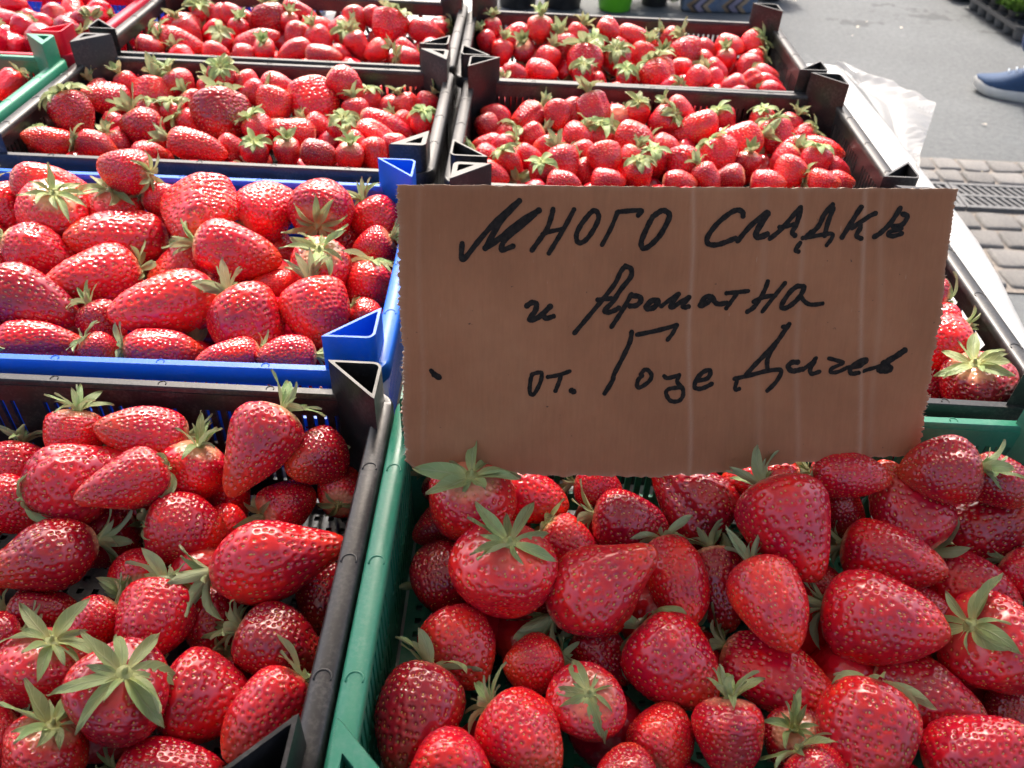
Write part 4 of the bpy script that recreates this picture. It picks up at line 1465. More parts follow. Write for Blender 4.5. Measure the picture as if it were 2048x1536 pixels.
# ------------------------------------------------------------------ cardboard sign
SP, SE, SU = np.array([.0997, .3599, .6860]), np.array([.9957, .0929, -.0022]), np.array([-.0376, .4249, .9044])
SNn = np.cross(SE, SU); SNn /= np.linalg.norm(SNn)            # faces the buyer (towards -Y)
SU = np.cross(SNn, SE)
root = empty('cardboard_sign')
mt = Matrix((Vector(SE), Vector(SU), Vector(SNn))).transposed().to_4x4(); mt.translation = Vector(SP)
root.matrix_world = mt
tag(root, 'torn brown cardboard sign with black handwriting leaning in the green crate', 'sign')
SW_, SH_ = .3235, .1654
rs = np.random.default_rng(3)
CREASES = ((.0034, .0130, .0016, .8), (.070, .085, .0022, .45), (.1095, .128, .0017, .85), (.122, .136, .0025, .3), (.047, .058, .003, .25), (-.158, -.158, .0015, .3))
CREASES = tuple((a * .9525, b * .9525, c, d) for a, b, c, d in CREASES)
def surf(x, y):
    """small relief of the board, out of its plane"""
    z = .0025 * np.cos(x / SW_ * math.pi) + .0008 * np.sin(9 * y / SH_ + 20 * x)
    for (xt, xb, w, a) in CREASES:
        xc = xb + (xt - xb) * y / SH_ + .0008 * np.sin(50 * y + 300 * xt)
        z = z + .0009 * a * np.exp(-((x - xc) / w) ** 2) - .0005 * a * np.exp(-((x - xc - .004) / .003) ** 2)
    z = z + .00006 * np.sin(x * 2 * math.pi / .0075)                  # flutes showing through
    return z
nx, ny = 240, 190
def edge_noise(n, amp, k=1):
    e = rs.normal(0, 1, n)
    for _ in range(k):
        e = np.convolve(np.pad(e, 1, mode='edge'), [.25, .5, .25], 'valid')
    return e * amp
left = -SW_ / 2 + edge_noise(ny + 1, .0006, 0) * .8 + edge_noise(ny + 1, .002, 40) + np.interp(np.linspace(0, 1, ny + 1), [0, .1, 1], [.001, 0, -.0008])
right = SW_ / 2 + edge_noise(ny + 1, .0003, 0) + edge_noise(ny + 1, .002, 40)
right[:int(ny * .62)] += edge_noise(int(ny * .62), .0006, 0)
top = SH_ + edge_noise(nx + 1, .00035, 2)
bot = np.interp(np.linspace(-SW_ / 2, SW_ / 2, nx + 1), [-.162, -.154, -.147, -.105, -.058, -.011, .0207, .0524, .1162, .162],
                [.002, -.004, -.0064, -.0056, -.0083, -.0092, -.0081, -.0035, .0005, .001]) + edge_noise(nx + 1, .0009, 1)
tv = np.linspace(0, 1, ny + 1)
V, CRs = [], []
for j, t in enumerate(tv):
    for i in range(nx + 1):
        s = i / nx
        x = left[j] + (right[j] - left[j]) * s
        y = bot[i] + (top[i] - bot[i]) * t
        V.append((x, y, float(surf(x, y))))
        c = 0
        for (xt, xb, w, a) in CREASES:
            xc = xb + (xt - xb) * y / SH_ + .0008 * math.sin(50 * y + 300 * xt)
            c = max(c, a * math.exp(-((x - xc) / (w * .75)) ** 2))
        ed_ = min((i + .3) * SW_ / nx, (nx - i + .3) * SW_ / nx * 1.3)
        c = max(c, 1.6 * math.exp(-ed_ / .0012) * (.4 + .6 * abs(math.sin(j * 1.7 + 3 * math.sin(j * .31)))), .9 * math.exp(-min(ny - j, j * .8) * SH_ / ny / .0010) * (.3 + .7 * abs(math.sin(i * .37 + 2 * math.sin(i * .11)))))
        CRs.append(c)
n1 = nx + 1
nf = len(V)
V += [(x, y, z - .0038) for x, y, z in V]
F = [(j * n1 + i, j * n1 + i + 1, (j + 1) * n1 + i + 1, (j + 1) * n1 + i) for j in range(ny) for i in range(nx)]
B = [tuple(reversed([k + nf for k in f])) for f in F]
loop = [i for i in range(n1)] + [j * n1 + nx for j in range(1, ny + 1)] + [ny * n1 + i for i in range(nx - 1, -1, -1)] + [j * n1 for j in range(ny - 1, 0, -1)]
E_ = [(loop[k], loop[k] + nf, loop[(k + 1) % len(loop)] + nf, loop[(k + 1) % len(loop)]) for k in range(len(loop))]
me = mesh('panel', V, F + B + E_, True)
me.materials.append(M['card']); me.materials.append(M['card_edge'])
me.polygons.foreach_set('material_index', [0] * (len(F) + len(B)) + [1] * len(E_))
try:
    me.set_sharp_from_angle(angle=math.radians(50))
except Exception:
    pass
a = me.attributes.new('crease', 'FLOAT', 'POINT'); a.data.foreach_set('value', np.array(CRs + [0] * nf, dtype=np.float32))
link('panel', me, None, root)
# torn paper fibres along the ragged edges
fb = MB()
for k in range(300):
    e = rs.random()
    if e < .42:
        j = rs.integers(0, ny); p = (left[j], bot[0] + (top[0] - bot[0]) * j / ny); d = (-1, rs.normal(0, .7))
    elif e < .72:
        j = rs.integers(0, ny); p = (right[j], bot[-1] + (top[-1] - bot[-1]) * j / ny); d = (1, rs.normal(0, .7))
    elif e < .88:
        i = rs.integers(0, nx); p = (-SW_ / 2 + SW_ * i / nx, top[i]); d = (rs.normal(0, 1), 1)
    else:
        i = rs.integers(0, nx); p = (-SW_ / 2 + SW_ * i / nx, bot[i]); d = (rs.normal(0, .7), -1)
    ln = rs.uniform(.0004, .0014) * (.5 if e > .72 else 1); w = rs.uniform(.00008, .00018)
    z = float(surf(p[0], p[1])) - rs.choice([.0001, .0036, .0018]) 
    q = (p[0] + d[0] * ln, p[1] + d[1] * ln)
    fb.bar((p[0] - d[0] * .0006, p[1] - d[1] * .0006, z), (q[0], q[1], z + rs.normal(0, .0006)), w * 2, w)
fo = fb.build('paper_fibres', M['card_edge'], root); fo['kind'] = 'stuff'

# handwriting: letter, stroke width (1/10 mm), points on the board (1/10 mm)
STROKES = """
a 36 -1265,1333 -1269,1263 -1253,1248 -1168,1353 -1058,1475 -945,1571
a 39 -945,1571 -1044,1462 -1134,1308
a 41 -1134,1308 -1044,1370 -948,1449 -834,1520
a 36 -858,1496 -1009,1367 -1037,1329 -1040,1298 -977,1320
b 34 -755,1527 -762,1490 -787,1415 -825,1360 -869,1297
b 32 -637,1526 -690,1422 -737,1340 -772,1281
b 30 -811,1388 -759,1405 -697,1417
c 34 -546,1505 -589,1450 -616,1395 -614,1354 -596,1340 -562,1358 -525,1409 -497,1471 -500,1505 -522,1522 -546,1505
d 30 -392,1506 -423,1423 -469,1330
d 32 -392,1512 -357,1518 -255,1523 -271,1496
e 37 -186,1490 -212,1438 -243,1355 -238,1317 -216,1313 -178,1341 -132,1397 -91,1487 -103,1514 -132,1524 -159,1510 -186,1490
f 36 338,1495 332,1519 299,1528 251,1505 184,1446 139,1377 145,1339 193,1332 249,1349 301,1370
g 36 317,1355 386,1440 476,1517
g 43 484,1510 434,1427 423,1385 449,1378 488,1393
h 34 508,1368 569,1420 640,1504 676,1545
h 36 677,1532 660,1455 639,1406 656,1386
h 29 557,1434 603,1438 649,1452
i 36 867,1560 822,1505 799,1449 767,1410 723,1375
i 36 873,1540 849,1463 835,1386
i 30 701,1372 770,1382 871,1397 881,1372 853,1331
i 32 690,1343 668,1305 684,1294
i 30 752,1407 729,1386
j 37 1040,1547 1001,1478 943,1376
j 34 1133,1513 1074,1482 999,1429
j 34 1040,1457 1047,1429 1030,1387 1058,1369
k 37 1280,1542 1232,1458 1180,1405 1142,1379
k 36 1299,1510 1330,1497 1307,1451 1250,1437
k 32 1253,1437 1307,1428 1239,1408 1226,1391 1257,1382 1311,1398
l 39 -894,978 -864,997 -838,986 -846,947 -873,909 -869,896 -820,915 -757,975
l 35 -790,917 -781,904 -738,917
m 33 -612,818 -539,907 -452,1015 -383,1109 -356,1173 -329,1211
m 35 -329,1207 -296,1194 -294,1147 -347,1075 -395,998 -437,954 -423,939 -385,948 -355,965
m 32 -482,1013 -401,1021
n 33 -285,1045 -317,980 -361,906 -394,854
n 37 -280,1036 -241,1032 -225,1010 -251,980 -290,976
o 40 -166,1006 -192,975 -185,960 -150,966 -124,997 -135,1010 -166,1006
p 31 -104,974 -54,1014 -7,1048
p 34 -6,1045 -46,985 -40,967 5,996 56,1028
p 33 56,1028 24,979 37,967 57,973
q 36 190,1031 155,1028 129,984 136,976 170,996 197,1025 210,1002 235,987 282,993
r 31 277,1051 329,1056 405,1064
r 31 342,1050 310,1001 285,961
s 34 518,1119 505,1070 480,1018 449,966 413,940
s 31 623,1111 573,1041 505,942
s 33 446,1001 503,1027 573,1038
t 36 699,1093 660,1059 620,989 625,962 658,968 701,1006 732,1053 741,1087 699,1093
t 31 736,1076 728,1041 749,1006 794,982 865,988
u 30 -860,571 -823,583 -802,577 -807,527 -840,457 -861,448 -871,477 -866,540 -857,571
v 30 -765,555 -700,567 -636,589
v 31 -688,557 -699,519 -717,469
w 42 -621,471 -608,464
x 34 -273,822 -280,766 -316,679 -367,573 -378,529 -421,452
x 33 -239,806 -120,830 -4,861
x 30 -4,861 -26,814 -55,774
y 31 -199,559 -222,533 -227,495 -207,488 -159,520 -142,558 -163,590 -188,593 -208,565
z 31 -64,554 -41,541 27,559
z 31 27,559 17,518 51,479 57,434 37,402 -1,396 -27,409 -48,448 -37,471 0,480 44,483
A 34 143,523 199,535 218,567 208,586 171,574 136,530 126,485 153,472 190,481 230,502
B 36 676,863 649,817 611,754 548,679 490,616 439,552
B 33 640,848 665,848
B 34 606,742 574,679 565,634 573,577
B 33 370,531 464,552 570,577 656,579 634,512 582,454
B 30 387,521 378,482 382,463 404,468
C 39 757,629 719,627 699,601 724,575 756,578 787,584
D 33 794,581 841,619 867,651
D 33 862,632 839,581 855,555 898,567
E 30 950,650 1000,637 1041,621 974,586 976,563 1021,566 1070,591
F 34 1070,591 1134,597 1183,623 1187,639 1149,636 1102,598 1092,565 1113,552 1145,558
G 30 1183,568 1239,587 1289,602
G 48 1420,695 1373,660 1313,621
G 52 1301,615 1329,595 1345,576 1306,570 1280,577
H 32 -1451,595 -1433,572
H 43 -1433,572 -1407,555
"""
letters = {}
for ln in STROKES.strip().split('\n'):
    f = ln.split()
    letters.setdefault(f[0], []).append((int(f[1]) * 1e-4, np.array([[float(v) * 1e-4 for v in p.split(',')] for p in f[2:]])))
lvl = 0
for key, strokes in letters.items():
    m = MB()
    for wd, P in strokes:
        lvl += 1
        n = len(P)
        pts = []
        for i in range(n - 1):
            p = [P[max(0, min(n - 1, k))] for k in (i - 1, i, i + 1, i + 2)]
            for q in range(8):
                t = q / 8
                pts.append(.5 * (2 * p[1] + (p[2] - p[0]) * t + (2 * p[0] - 5 * p[1] + 4 * p[2] - p[3]) * t * t + (3 * p[1] - p[0] - 3 * p[2] + p[3]) * t ** 3))
        pts.append(P[-1])
        pts = np.array(pts)
        seg = np.linalg.norm(np.diff(pts, axis=0), axis=1)
        keep = np.concatenate([[True], seg > 1e-6]); pts = pts[keep]
        d0 = pts[0] - pts[1]; d0 /= np.linalg.norm(d0); d1 = pts[-1] - pts[-2]; d1 /= np.linalg.norm(d1)
        hw = wd / 2 * .87
        caps = [(1.0, .06), (.92, .4), (.7, .72), (.38, .93)]
        path = [(pts[0] + d0 * hw * a, b) for a, b in caps] + [(p, 1.0) for p in pts] + [(pts[-1] + d1 * hw * a, b) for a, b in reversed(caps)]
        L0, L1 = [], []
        ph = rs.uniform(0, 6)
        for i, (p, b) in enumerate(path):
            t = path[min(i + 1, len(path) - 1)][0] - path[max(i - 1, 0)][0]
            t = t / (np.linalg.norm(t) + 1e-12)
            nn = np.array([-t[1], t[0]])
            h = hw * b * (1 + .07 * math.sin(i * .9 + ph) + .04 * math.sin(i * 2.3 + ph))
            for sgn, LL in ((1, L0), (-1, L1)):
                c = p + nn * h * sgn
                LL.append((c[0], c[1], float(surf(c[0], c[1])) + .00022 + lvl % 7 * .00003))
        b = len(m.V); k = len(L0)
        m.V += L0 + L1
        for i in range(k - 1):
            m.F.append((b + i, b + k + i, b + k + i + 1, b + i + 1)); m.M.append(0)
    m.build('letter', M['ink'], root)

# ------------------------------------------------------------------ flower stall across the street
M['pot_black'] = plastic('black_pot_plastic', (.012, .012, .013), .45)
M['lime'] = plastic('lime_plastic', (.13, .52, .02), .4, .1, dust_amt=.05)
M['yellow'] = plastic('yellow_plastic', (.75, .45, .02), .4, .1, dust_amt=.05)
M['soil'] = simple('potting_soil', (.03, .022, .016), .95, .4, 200, .6)
def leaf_mat(name, c):
    m, nt, b, N, Lk = new_mat(name)
    g = N.new('ShaderNodeNewGeometry')
    r = ramp(N, Lk, g.outputs['Random Per Island'], [(0, tuple(x * .6 for x in c)), (.6, c), (1, tuple(x * 1.5 for x in c))])
    Lk.new(r.outputs[0], b.inputs['Base Color']); b.inputs['Roughness'].default_value = .5
    tl = N.new('ShaderNodeBsdfTranslucent'); Lk.new(r.outputs[0], tl.inputs['Color'])
    ms = N.new('ShaderNodeMixShader'); ms.inputs[0].default_value = .35
    Lk.new(b.outputs[0], ms.inputs[1]); Lk.new(tl.outputs[0], ms.inputs[2]); Lk.new(ms.outputs[0], N['Material Output'].inputs['Surface'])
    return m
M['leaf'] = leaf_mat('leaf_green', (.115, .22, .035))
M['leaf_grey'] = leaf_mat('leaf_grey_green', (.14, .19, .09))
M['violet'] = leaf_mat('violet_petal', (.16, .03, .55))
M['magenta'] = leaf_mat('magenta_petal', (.45, .02, .30))
def pot(name, x, y, r0, r1, h, mat, label, group=None):
    root = empty(name, (x, y, 0))
    m = MB(); m.lathe([(0, .002), (r0, .002), (r0 + .003, .006), (r1, h - .025), (r1 + .006, h - .022), (r1 + .006, h), (r1 + .002, h), (r1 - .001, h - .02), (r0, .02)], 40)
    o = m.build('body', mat, root, True); auto_smooth(o.data, 35)
    s = MB(); s.lathe([(r1 - .004, h - .028), (r1 * .5, h - .02), (0, h - .018)], 24); s.build('soil', M['soil'], root)
    return tag(root, label, 'pot', group)
def leaves(n, c, rad, hgt, size, rr, flat=.4):
    V, F = [], []
    for _ in range(n):
        while True:
            p = Vector((rr.uniform(-1, 1), rr.uniform(-1, 1), rr.uniform(-1, 1)))
            if .25 < p.length < 1: break
        pos = Vector(c) + Vector((p.x * rad, p.y * rad, p.z * hgt))
        d = (Vector((p.x, p.y, flat + rr.uniform(-.4, .6)))).normalized()
        s = d.cross(Vector((rr.uniform(-1, 1), rr.uniform(-1, 1), 1))).normalized()
        u = s.cross(d)
        L = size * rr.uniform(.6, 1.3); w = L * .32
        b = len(V)
        V += [pos, pos + d * L * .45 + s * w + u * L * .08, pos + d * L, pos + d * L * .45 - s * w + u * L * .08, pos + d * L * .5 - u * L * .02]
        F += [(b, b + 1, b + 4), (b + 1, b + 2, b + 4), (b + 2, b + 3, b + 4), (b + 3, b, b + 4)]
    return V, F
pot('flower_pot', -.05, 3.78, .075, .105, .30, M['pot_black'], 'big black flower pot farther from the lime green pot', 'black flower pots')
pot('flower_pot', .145, 3.80, .075, .105, .30, M['pot_black'], 'big black flower pot next to the lime green pot', 'black flower pots')
pot('bucket', .372, 3.80, .066, .098, .24, M['lime'], 'lime green plastic flower bucket on the asphalt')
for i, (x, y) in enumerate(((-.05, 3.78), (.145, 3.80), (.372, 3.80))):
    rr = random.Random(60 + i)
    root = empty('potted_plant', (x, y, .27 if i < 2 else .215))
    V, F = leaves(260, (0, 0, .13), .15, .12, .06, rr)
    link('foliage', mesh('foliage', V, F), M['leaf'], root)
    st = MB()
    for k in range(6):
        st.tube([(0, 0, 0), (rr.uniform(-.03, .03), rr.uniform(-.03, .03), .06), (rr.uniform(-.09, .09), rr.uniform(-.09, .09), .15)], .003, 5)
    st.build('stem', M['leaf_grey'], root)
    tag(root, 'leafy plant growing in %s' % ('the black pot away from the bucket', 'the black pot beside the bucket', 'the lime green bucket')[i], 'plant', 'potted plants')

def petunia(x, y, seed, label, mat, n=9, rad=.12):
    rr = random.Random(seed)
    root = empty('petunia', (x, y, 0))
    V, F = leaves(330, (0, 0, .11), rad, .10, .042, rr)
    link('foliage', mesh('foliage', V, F), M['leaf_grey'], root)
    p = MB(); p.lathe([(0, .001), (.055, .001), (.07, .09), (.073, .09), (.073, .10), (.068, .10), (.06, .085), (0, .085)], 20); p.build('pot', M['pot_black'], root, False)
    for k in range(n):
        m = MB()
        a = 6.28 * k / n + rr.uniform(-.4, .4)
        d = Vector((math.cos(a), math.sin(a) - .4, rr.uniform(.1, .9))).normalized()
        c = Vector((0, 0, .11)) + Vector((d.x * rad, d.y * rad, d.z * .11)) * rr.uniform(.9, 1.1)
        s = d.orthogonal().normalized(); u = d.cross(s)
        L = []
        for (r, h) in ((.003, -.02), (.006, 0), (.018, .012), (.028, .012)):
            L.append([c + d * (h + .004 * math.sin(5 * 2 * math.pi * i / 15)) + (s * math.cos(2 * math.pi * i / 15) + u * math.sin(2 * math.pi * i / 15)) * r * (1 + .12 * math.cos(5 * 2 * math.pi * i / 15)) for i in range(15)])
        m.sweep(L, True, True, False)
        m.build('flower', mat, root, True)
    return tag(root, label, 'flower', 'potted flowers')
petunia(.555, 3.90, 5, 'violet petunia with grey-green leaves between the lime bucket and zigzag bag', M['violet'])
petunia(1.10, 4.08, 8, 'magenta petunia behind the zigzag bag', M['magenta'], 8, .09)

def zig_mat():
    m, nt, b, N, Lk = new_mat('zigzag_fabric')
    tc = N.new('ShaderNodeTexCoord')
    sx = N.new('ShaderNodeSeparateXYZ'); Lk.new(tc.outputs['Object'], sx.inputs[0])
    pp = N.new('ShaderNodeMath'); pp.operation = 'PINGPONG'; pp.inputs[1].default_value = .030
    Lk.new(sx.outputs['Z'], pp.inputs[0])
    ad = N.new('ShaderNodeMath'); ad.operation = 'ADD'; Lk.new(pp.outputs[0], ad.inputs[0]); Lk.new(sx.outputs['X'], ad.inputs[1])
    mu = N.new('ShaderNodeMath'); mu.operation = 'MULTIPLY'; mu.inputs[1].default_value = 6.6; Lk.new(ad.outputs[0], mu.inputs[0])
    fr = N.new('ShaderNodeMath'); fr.operation = 'FRACT'; Lk.new(mu.outputs[0], fr.inputs[0])
    r = ramp(N, Lk, fr.outputs[0], [(0, (.16, .20, .27)), (.18, (.30, .20, .12)), (.30, (.05, .045, .05)), (.38, (.28, .25, .34)), (.56, (.05, .045, .05)), (.64, (.42, .30, .19)), (.78, (.12, .17, .26))])
    r.color_ramp.interpolation = 'CONSTANT'
    t = noise(N, Lk, 40, 4)
    r2 = ramp(N, Lk, t.outputs[0], [(.3, (.75,) * 3), (.7, (1.15,) * 3)])
    mm_ = N.new('ShaderNodeMixRGB'); mm_.blend_type = 'MULTIPLY'; mm_.inputs[0].default_value = 1
    Lk.new(r.outputs[0], mm_.inputs[1]); Lk.new(r2.outputs[0], mm_.inputs[2]); Lk.new(mm_.outputs[0], b.inputs['Base Color'])
    b.inputs['Roughness'].default_value = .8
    return m
root = empty('shopping_bag', (.83, 3.86, 0), (0, 0, .1))
tag(root, 'blue and brown zigzag patterned shopping bag standing on the asphalt', 'bag')
m = MB()
loops = []
for (z, hx, hy) in ((.001, .15, .05), (.01, .165, .06), (.12, .172, .068), (.25, .165, .05), (.36, .16, .030)):
    loops.append([(hx * math.copysign(abs(math.cos(a)) ** .4, math.cos(a)) + .006 * math.sin(5 * a + z * 30), hy * math.copysign(abs(math.sin(a)) ** .5, math.sin(a)) + .006 * math.sin(7 * a + 20 * z), z) for a in [2 * math.pi * i / 40 for i in range(40)]])
m.sweep(loops, True, True, False)
zb = m.build('body', zig_mat(), root, True)
for s in (-1, 1):
    m = MB(); m.tube([(-.07, s * .03, .34), (-.065, s * .035, .45), (-.03, s * .04, .50), (.03, s * .04, .50), (.065, s * .035, .45), (.07, s * .03, .34)], .008, 8)
    m.build('handle', simple('bag_handle', (.05, .05, .06), .8), root, True)

# yellow pot seen through the lattice of the black crate
pot('small_pot', -.335, 1.60, .020, .030, .075, M['yellow'], 'small yellow pot behind the black lattice crate')
bpy.data.objects['small_pot'].location.z = TZ

# ------------------------------------------------------------------ seedling trays
M['tray'] = plastic('grey_tray_plastic', (.045, .046, .048), .38)
M['cell'] = plastic('tray_cell_plastic', (.14, .14, .14), .4)
def tray(x, y, label, rows=(4, 6), pitch=.085, planted=lambda i, j: True):
    nx, ny = rows
    w, d = nx * pitch + .03, ny * pitch + .03
    root = empty('seedling_tray', (x + w / 2, y + d / 2, 0), (0, 0, .03))
    h = .062
    r = MB()
    def rr_(hx, hy, rad, z):
        return [(px, py, z) for px, py, _ in [(sx * (hx - rad) + rad * math.cos(math.radians(a0 + 18 * k)), sy * (hy - rad) + rad * math.sin(math.radians(a0 + 18 * k)), 0) for (sx, sy, a0) in ((1, 1, 0), (-1, 1, 90), (-1, -1, 180), (1, -1, 270)) for k in range(6)]]
    r.sweep([rr_(w / 2, d / 2, .02, h - .014), rr_(w / 2, d / 2, .02, h + .002), rr_(w / 2 - .012, d / 2 - .012, .012, h + .002), rr_(w / 2 - .014, d / 2 - .014, .012, h - .010)], True, False, True)
    r.build('rim', M['tray'], root)
    c = MB(); c.lathe([(0, .002), (.026, .002), (.030, .006), (.037, h - .012)], 16); ce = c.me('cell', M['cell'], True)
    cr2 = MB(); cr2.lathe([(.034, h - .009), (.034, h + .002), (.040, h + .002), (.040, h - .009)], 20); cl = cr2.me('cell_lip', M['tray'], False)
    p = MB(); p.lathe([(.026, .02), (.036, h + .022), (.038, h + .022), (.038, h + .03), (.034, h + .03), (.032, h + .016), (0, h + .016)], 16)
    pm = p.me('pot', M['pot_black'], False)
    plants = []
    for i in range(nx):
        for j in range(ny):
            lx, ly = -w / 2 + .015 + (i + .5) * pitch, -d / 2 + .015 + (j + .5) * pitch
            o = link('cell', ce, None, root); o.location = (lx, ly, 0)
            o = link('cell_lip', cl, None, root); o.location = (lx, ly, .0008)
            if planted(i, j):
                plants.append((lx, ly))
    tag(root, label, 'seed tray', 'seedling trays')
    for (lx, ly) in plants:
        cth, sth = math.cos(.03), math.sin(.03)
        gx, gy = root.location[0] + lx * cth - ly * sth, root.location[1] + lx * sth + ly * cth
        s = empty('seedling', (gx, gy, 0))
        link('pot', pm, None, s)
        f = link('foliage', SEEDF[rnd.randrange(4)], None, s); f.location = (0, 0, h + .07); f.rotation_euler = (0, 0, rnd.uniform(0, 6))
        st = link('stem', STEM, None, s); st.location = (0, 0, h + .014)
        SEEDLINGS.append(s)
    return root
SEEDLINGS = []
SEEDF = []
for k in range(4):
    V, F = leaves(190, (0, 0, .0), .062, .058, .034, random.Random(300 + k))
    SEEDF.append(mesh('foliage', V, F, False, M['leaf']))
st_ = MB(); st_.tube([(0, 0, 0), (.003, .002, .03), (0, .004, .07)], [.0025, .002, .0015], 6)
STEM = st_.me('stem', M['leaf'], True)
tray(2.005, 3.585, 'grey plastic tray of leafy green seedlings near the walking person', (4, 6), .085, lambda i, j: i >= 1 or j >= 1)
n1_ = len(SEEDLINGS)
tray(1.965, 4.165, 'dark plastic seedling tray behind the leafy one', (4, 6), .085, lambda i, j: i >= 2)
for i, s in enumerate(SEEDLINGS):
    tag(s, 'leafy green seedling in a black pot in the %s tray' % ('grey' if i < n1_ else 'dark'), 'seedling', 'seedlings in the %s tray' % ('grey' if i < n1_ else 'dark'))

# ------------------------------------------------------------------ passer-by
M['denim'] = simple('blue_denim', (.035, .06, .15), .85, .3, 240, .3)
M['knit'] = simple('blue_knit_shoe', (.016, .045, .105), .8, .35, 400, .4)
M['sole'] = simple('pale_rubber_sole', (.55, .53, .48), .6, .08, 60)
M['lace'] = simple('pale_lace', (.55, .6, .66), .8, .1, 300)
M['jacket'] = simple('grey_cloth', (.10, .11, .13), .85, .2, 120, .2)
M['skin'] = simple('skin', (.55, .33, .24), .5, .08, 60)
M['hair'] = simple('brown_hair', (.05, .03, .02), .6, .3, 200)
person = empty('person', (1.80, 2.99, 0))
tag(person, 'person in blue trainers and blue jeans walking past the seedling trays', 'person')
def shoe(parent, loc, rz, ry=0):
    s = empty('shoe', loc, (0, ry, rz)); s.parent = parent
    # length along +X, toe at +X; heel at 0
    n = 22
    def outline(t):                      # half width along the foot
        return np.interp(t, [0, .06, .2, .45, .7, .88, .97, 1], [.012, .028, .034, .033, .047, .040, .020, .004])
    Ls = .285
    m = MB(); loops = []
    ts = np.linspace(0, 1, n)
    def ring(t, z, k, cz=0):
        return None
    prof = []
    for (z, k, zk) in ((0.0, .90, 0), (.006, 1.0, 0), (.020, 1.03, .006), (.026, .99, .008)):
        lp = []
        for sgn, seq in ((1, ts), (-1, ts[::-1][1:-1])):
            for t in seq:
                rise = .016 * max(0, (t - .78) / .22) ** 2 + .004 * max(0, (.1 - t) / .1)
                lp.append((Ls * t + (.004 if k > 1 else 0) * (1 if t > .5 else -1), sgn * outline(t) * k, z + rise + zk * (1 - t)))
        prof.append(lp)
    m.sweep(prof, True, True, True)
    so = m.build('sole', M['sole'], s, True); auto_smooth(so.data, 45)
    m = MB(); loops = []
    for t in np.linspace(.0, 1, 30):
        top = np.interp(t, [0, .05, .18, .34, .46, .6, .75, .88, .96, 1], [.075, .090, .088, .092, .098, .083, .062, .047, .036, .028])
        rise = .016 * max(0, (t - .78) / .22) ** 2
        hw = outline(t) * .97
        lp = []
        for k in range(17):
            a = math.pi * k / 16
            w_ = math.copysign(abs(math.cos(a)) ** .7, math.cos(a)) * hw
            lp.append((Ls * t, w_, .022 + rise + (top - .022) * abs(math.sin(a)) ** .75))
        loops.append(lp)
    m.sweep(loops, False)
    m.F.append(tuple(range(17))); m.M.append(0)
    up = m.build('upper', M['knit'], s, True)
    for k in range(6):
        t = .40 + k * .062
        zt = np.interp(t, [.34, .46, .6, .75, .88], [.094, .100, .086, .065, .05]) + .003
        l = MB(); w_ = .020 - k * .001
        l.tube([(Ls * t, -w_, zt - .010), (Ls * t + .004, -w_ * .5, zt - .001), (Ls * (t + .02), 0, zt + .001), (Ls * t + .004, w_ * .5, zt - .001), (Ls * t, w_, zt - .010)], .0022, 6)
        l.build('lace', M['lace'], up, True)
    l = MB(); l.tube([(Ls * .42, 0, .104), (Ls * .38, .02, .122), (Ls * .36, .035, .108), (Ls * .42, .01, .103), (Ls * .40, -.02, .120), (Ls * .37, -.034, .106), (Ls * .42, 0, .103)], .002, 6)
    l.build('lace', M['lace'], up, True)
    return s
def skin_body(name, verts, edges, rad, mat, parent, rootv=0):
    me = bpy.data.meshes.new(name)
    me.from_pydata(verts, edges, [])
    o = link(name, me, mat, parent)
    md = o.modifiers.new('skin', 'SKIN')
    sv = me.skin_vertices[0].data if me.skin_vertices else None
    if sv is None:
        bpy.context.view_layer.objects.active = o
        sv = me.skin_vertices[0].data
    for v, r in zip(sv, rad):
        v.radius = r if isinstance(r, tuple) else (r, r)
    sv[rootv].use_root = True
    o.modifiers.new('sub', 'SUBSURF').levels = 2
    o.modifiers['sub'].render_levels = 2
    me.polygons.foreach_set('use_smooth', [True] * len(me.polygons))
    md.use_smooth_shade = True
    return o
# faces -X; one foot planted ahead, the other pushing off behind
hip = .92
V = [(0.16, 0, hip), (.155, -.09, hip - .04), (-.03, -.070, .50), (-.050, -.036, .135), (.155, .09, hip - .04), (.20, .09, .50), (.44, .09, .17)]
skin_body('jeans', V, [(0, 1), (1, 2), (2, 3), (0, 4), (4, 5), (5, 6)], [(.15, .12), (.10, .09), (.072, .072), (.066, .066), (.10, .09), (.072, .072), (.055, .055)], M['denim'], person)
V = [(.16, 0, .95), (.14, 0, 1.15), (.12, 0, 1.38), (.115, 0, 1.47), (.12, -.17, 1.40), (.22, -.21, 1.14), (.12, -.20, .93), (.12, .17, 1.40), (.10, .22, 1.14), (-.06, .20, .98)]
skin_body('jacket', V, [(0, 1), (1, 2), (2, 3), (2, 4), (4, 5), (5, 6), (2, 7), (7, 8), (8, 9)], [(.13, .16), (.12, .15), (.11, .15), (.06, .06), (.065, .065), (.05, .05), (.038, .038), (.065, .065), (.05, .05), (.038, .038)], M['jacket'], person)
V = [(.115, 0, 1.42), (.10, 0, 1.52), (.085, 0, 1.60), (.085, 0, 1.68), (.0, 0, 1.585)]
skin_body('head', V, [(0, 1), (1, 2), (2, 3), (2, 4)], [.055, .055, .085, .075, .02], M['skin'], person)
V = [(.12, 0, 1.64), (.11, 0, 1.70), (.05, 0, 1.725)]
skin_body('hair', V, [(0, 1), (1, 2)], [.09, .085, .06], M['hair'], person)
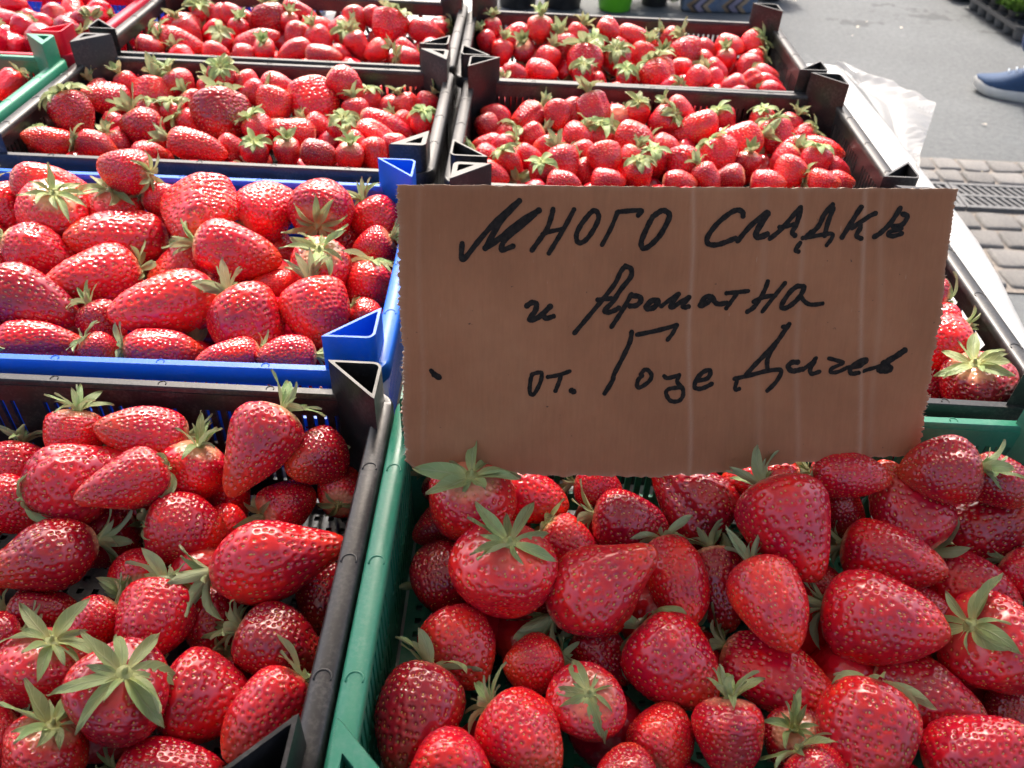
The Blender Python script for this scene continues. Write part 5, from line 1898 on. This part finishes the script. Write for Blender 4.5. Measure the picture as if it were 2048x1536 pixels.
for (wx, wy, wz, fx_) in ((.12, -.20, .93, -1), (-.06, .20, .98, -1)):
    h = MB()
    h.tube([(wx, wy, wz), (wx - .02, wy, wz - .05), (wx - .03, wy, wz - .085)], [.026, .036, .034], 10)
    for q in range(4):
        yq = wy - .027 + q * .018
        ln = (.062, .075, .070, .056)[q]
        h.tube([(wx - .03, yq, wz - .08), (wx - .045, yq, wz - .08 - ln * .5), (wx - .040, yq, wz - .08 - ln)], [.0095, .009, .007], 7)
    h.tube([(wx - .02, wy - .03, wz - .04), (wx - .055, wy - .04, wz - .07), (wx - .065, wy - .035, wz - .10)], [.012, .010, .008], 7)
    h.build('hand', M['skin'], person, True)
shoe(person, (.120, -.134, .001), math.pi - .5).scale = (1.2, 1.2, 1.2)
shoe(person, (.50, .09, .11), math.pi, math.radians(38)).scale = (1.2, 1.2, 1.2)

# ------------------------------------------------------------------ canvas awning over the seller's side (out of the frame, it shades the front crates)
M['canvas'] = simple('beige_canvas', (.26, .25, .22), .85, .06, 40, .2)
_nt = M['canvas'].node_tree
_tl = _nt.nodes.new('ShaderNodeBsdfTranslucent'); _tl.inputs['Color'].default_value = (.80, .78, .75, 1)
_ms = _nt.nodes.new('ShaderNodeMixShader'); _ms.inputs[0].default_value = .40
_nt.links.new(_nt.nodes['Principled BSDF'].outputs[0], _ms.inputs[1]); _nt.links.new(_tl.outputs[0], _ms.inputs[2])
_nt.links.new(_ms.outputs[0], _nt.nodes['Material Output'].inputs['Surface'])
aw = empty('awning', (0, -1.0, 0))
AZ = RZ + 1.25
yb = SHADE_Y + 1.25 / math.tan(SUN_EL) * math.cos(SUN_AZ)
m = MB(); m.bar((0, -.8 + 1.0, AZ + .10), (0, yb + 1.0, AZ), 2.0, .006, (0, 0, 1)); m.build('canopy', M['canvas'], aw)
for x in (-.97, .97):
    p = MB(); p.lathe([(.02, 0), (.02, AZ + .03)], 12, (x, .22, 0)); p.build('pole', M['iron'], aw)
tag(aw, 'beige canvas awning on two poles shading the front of the stall', 'awning')
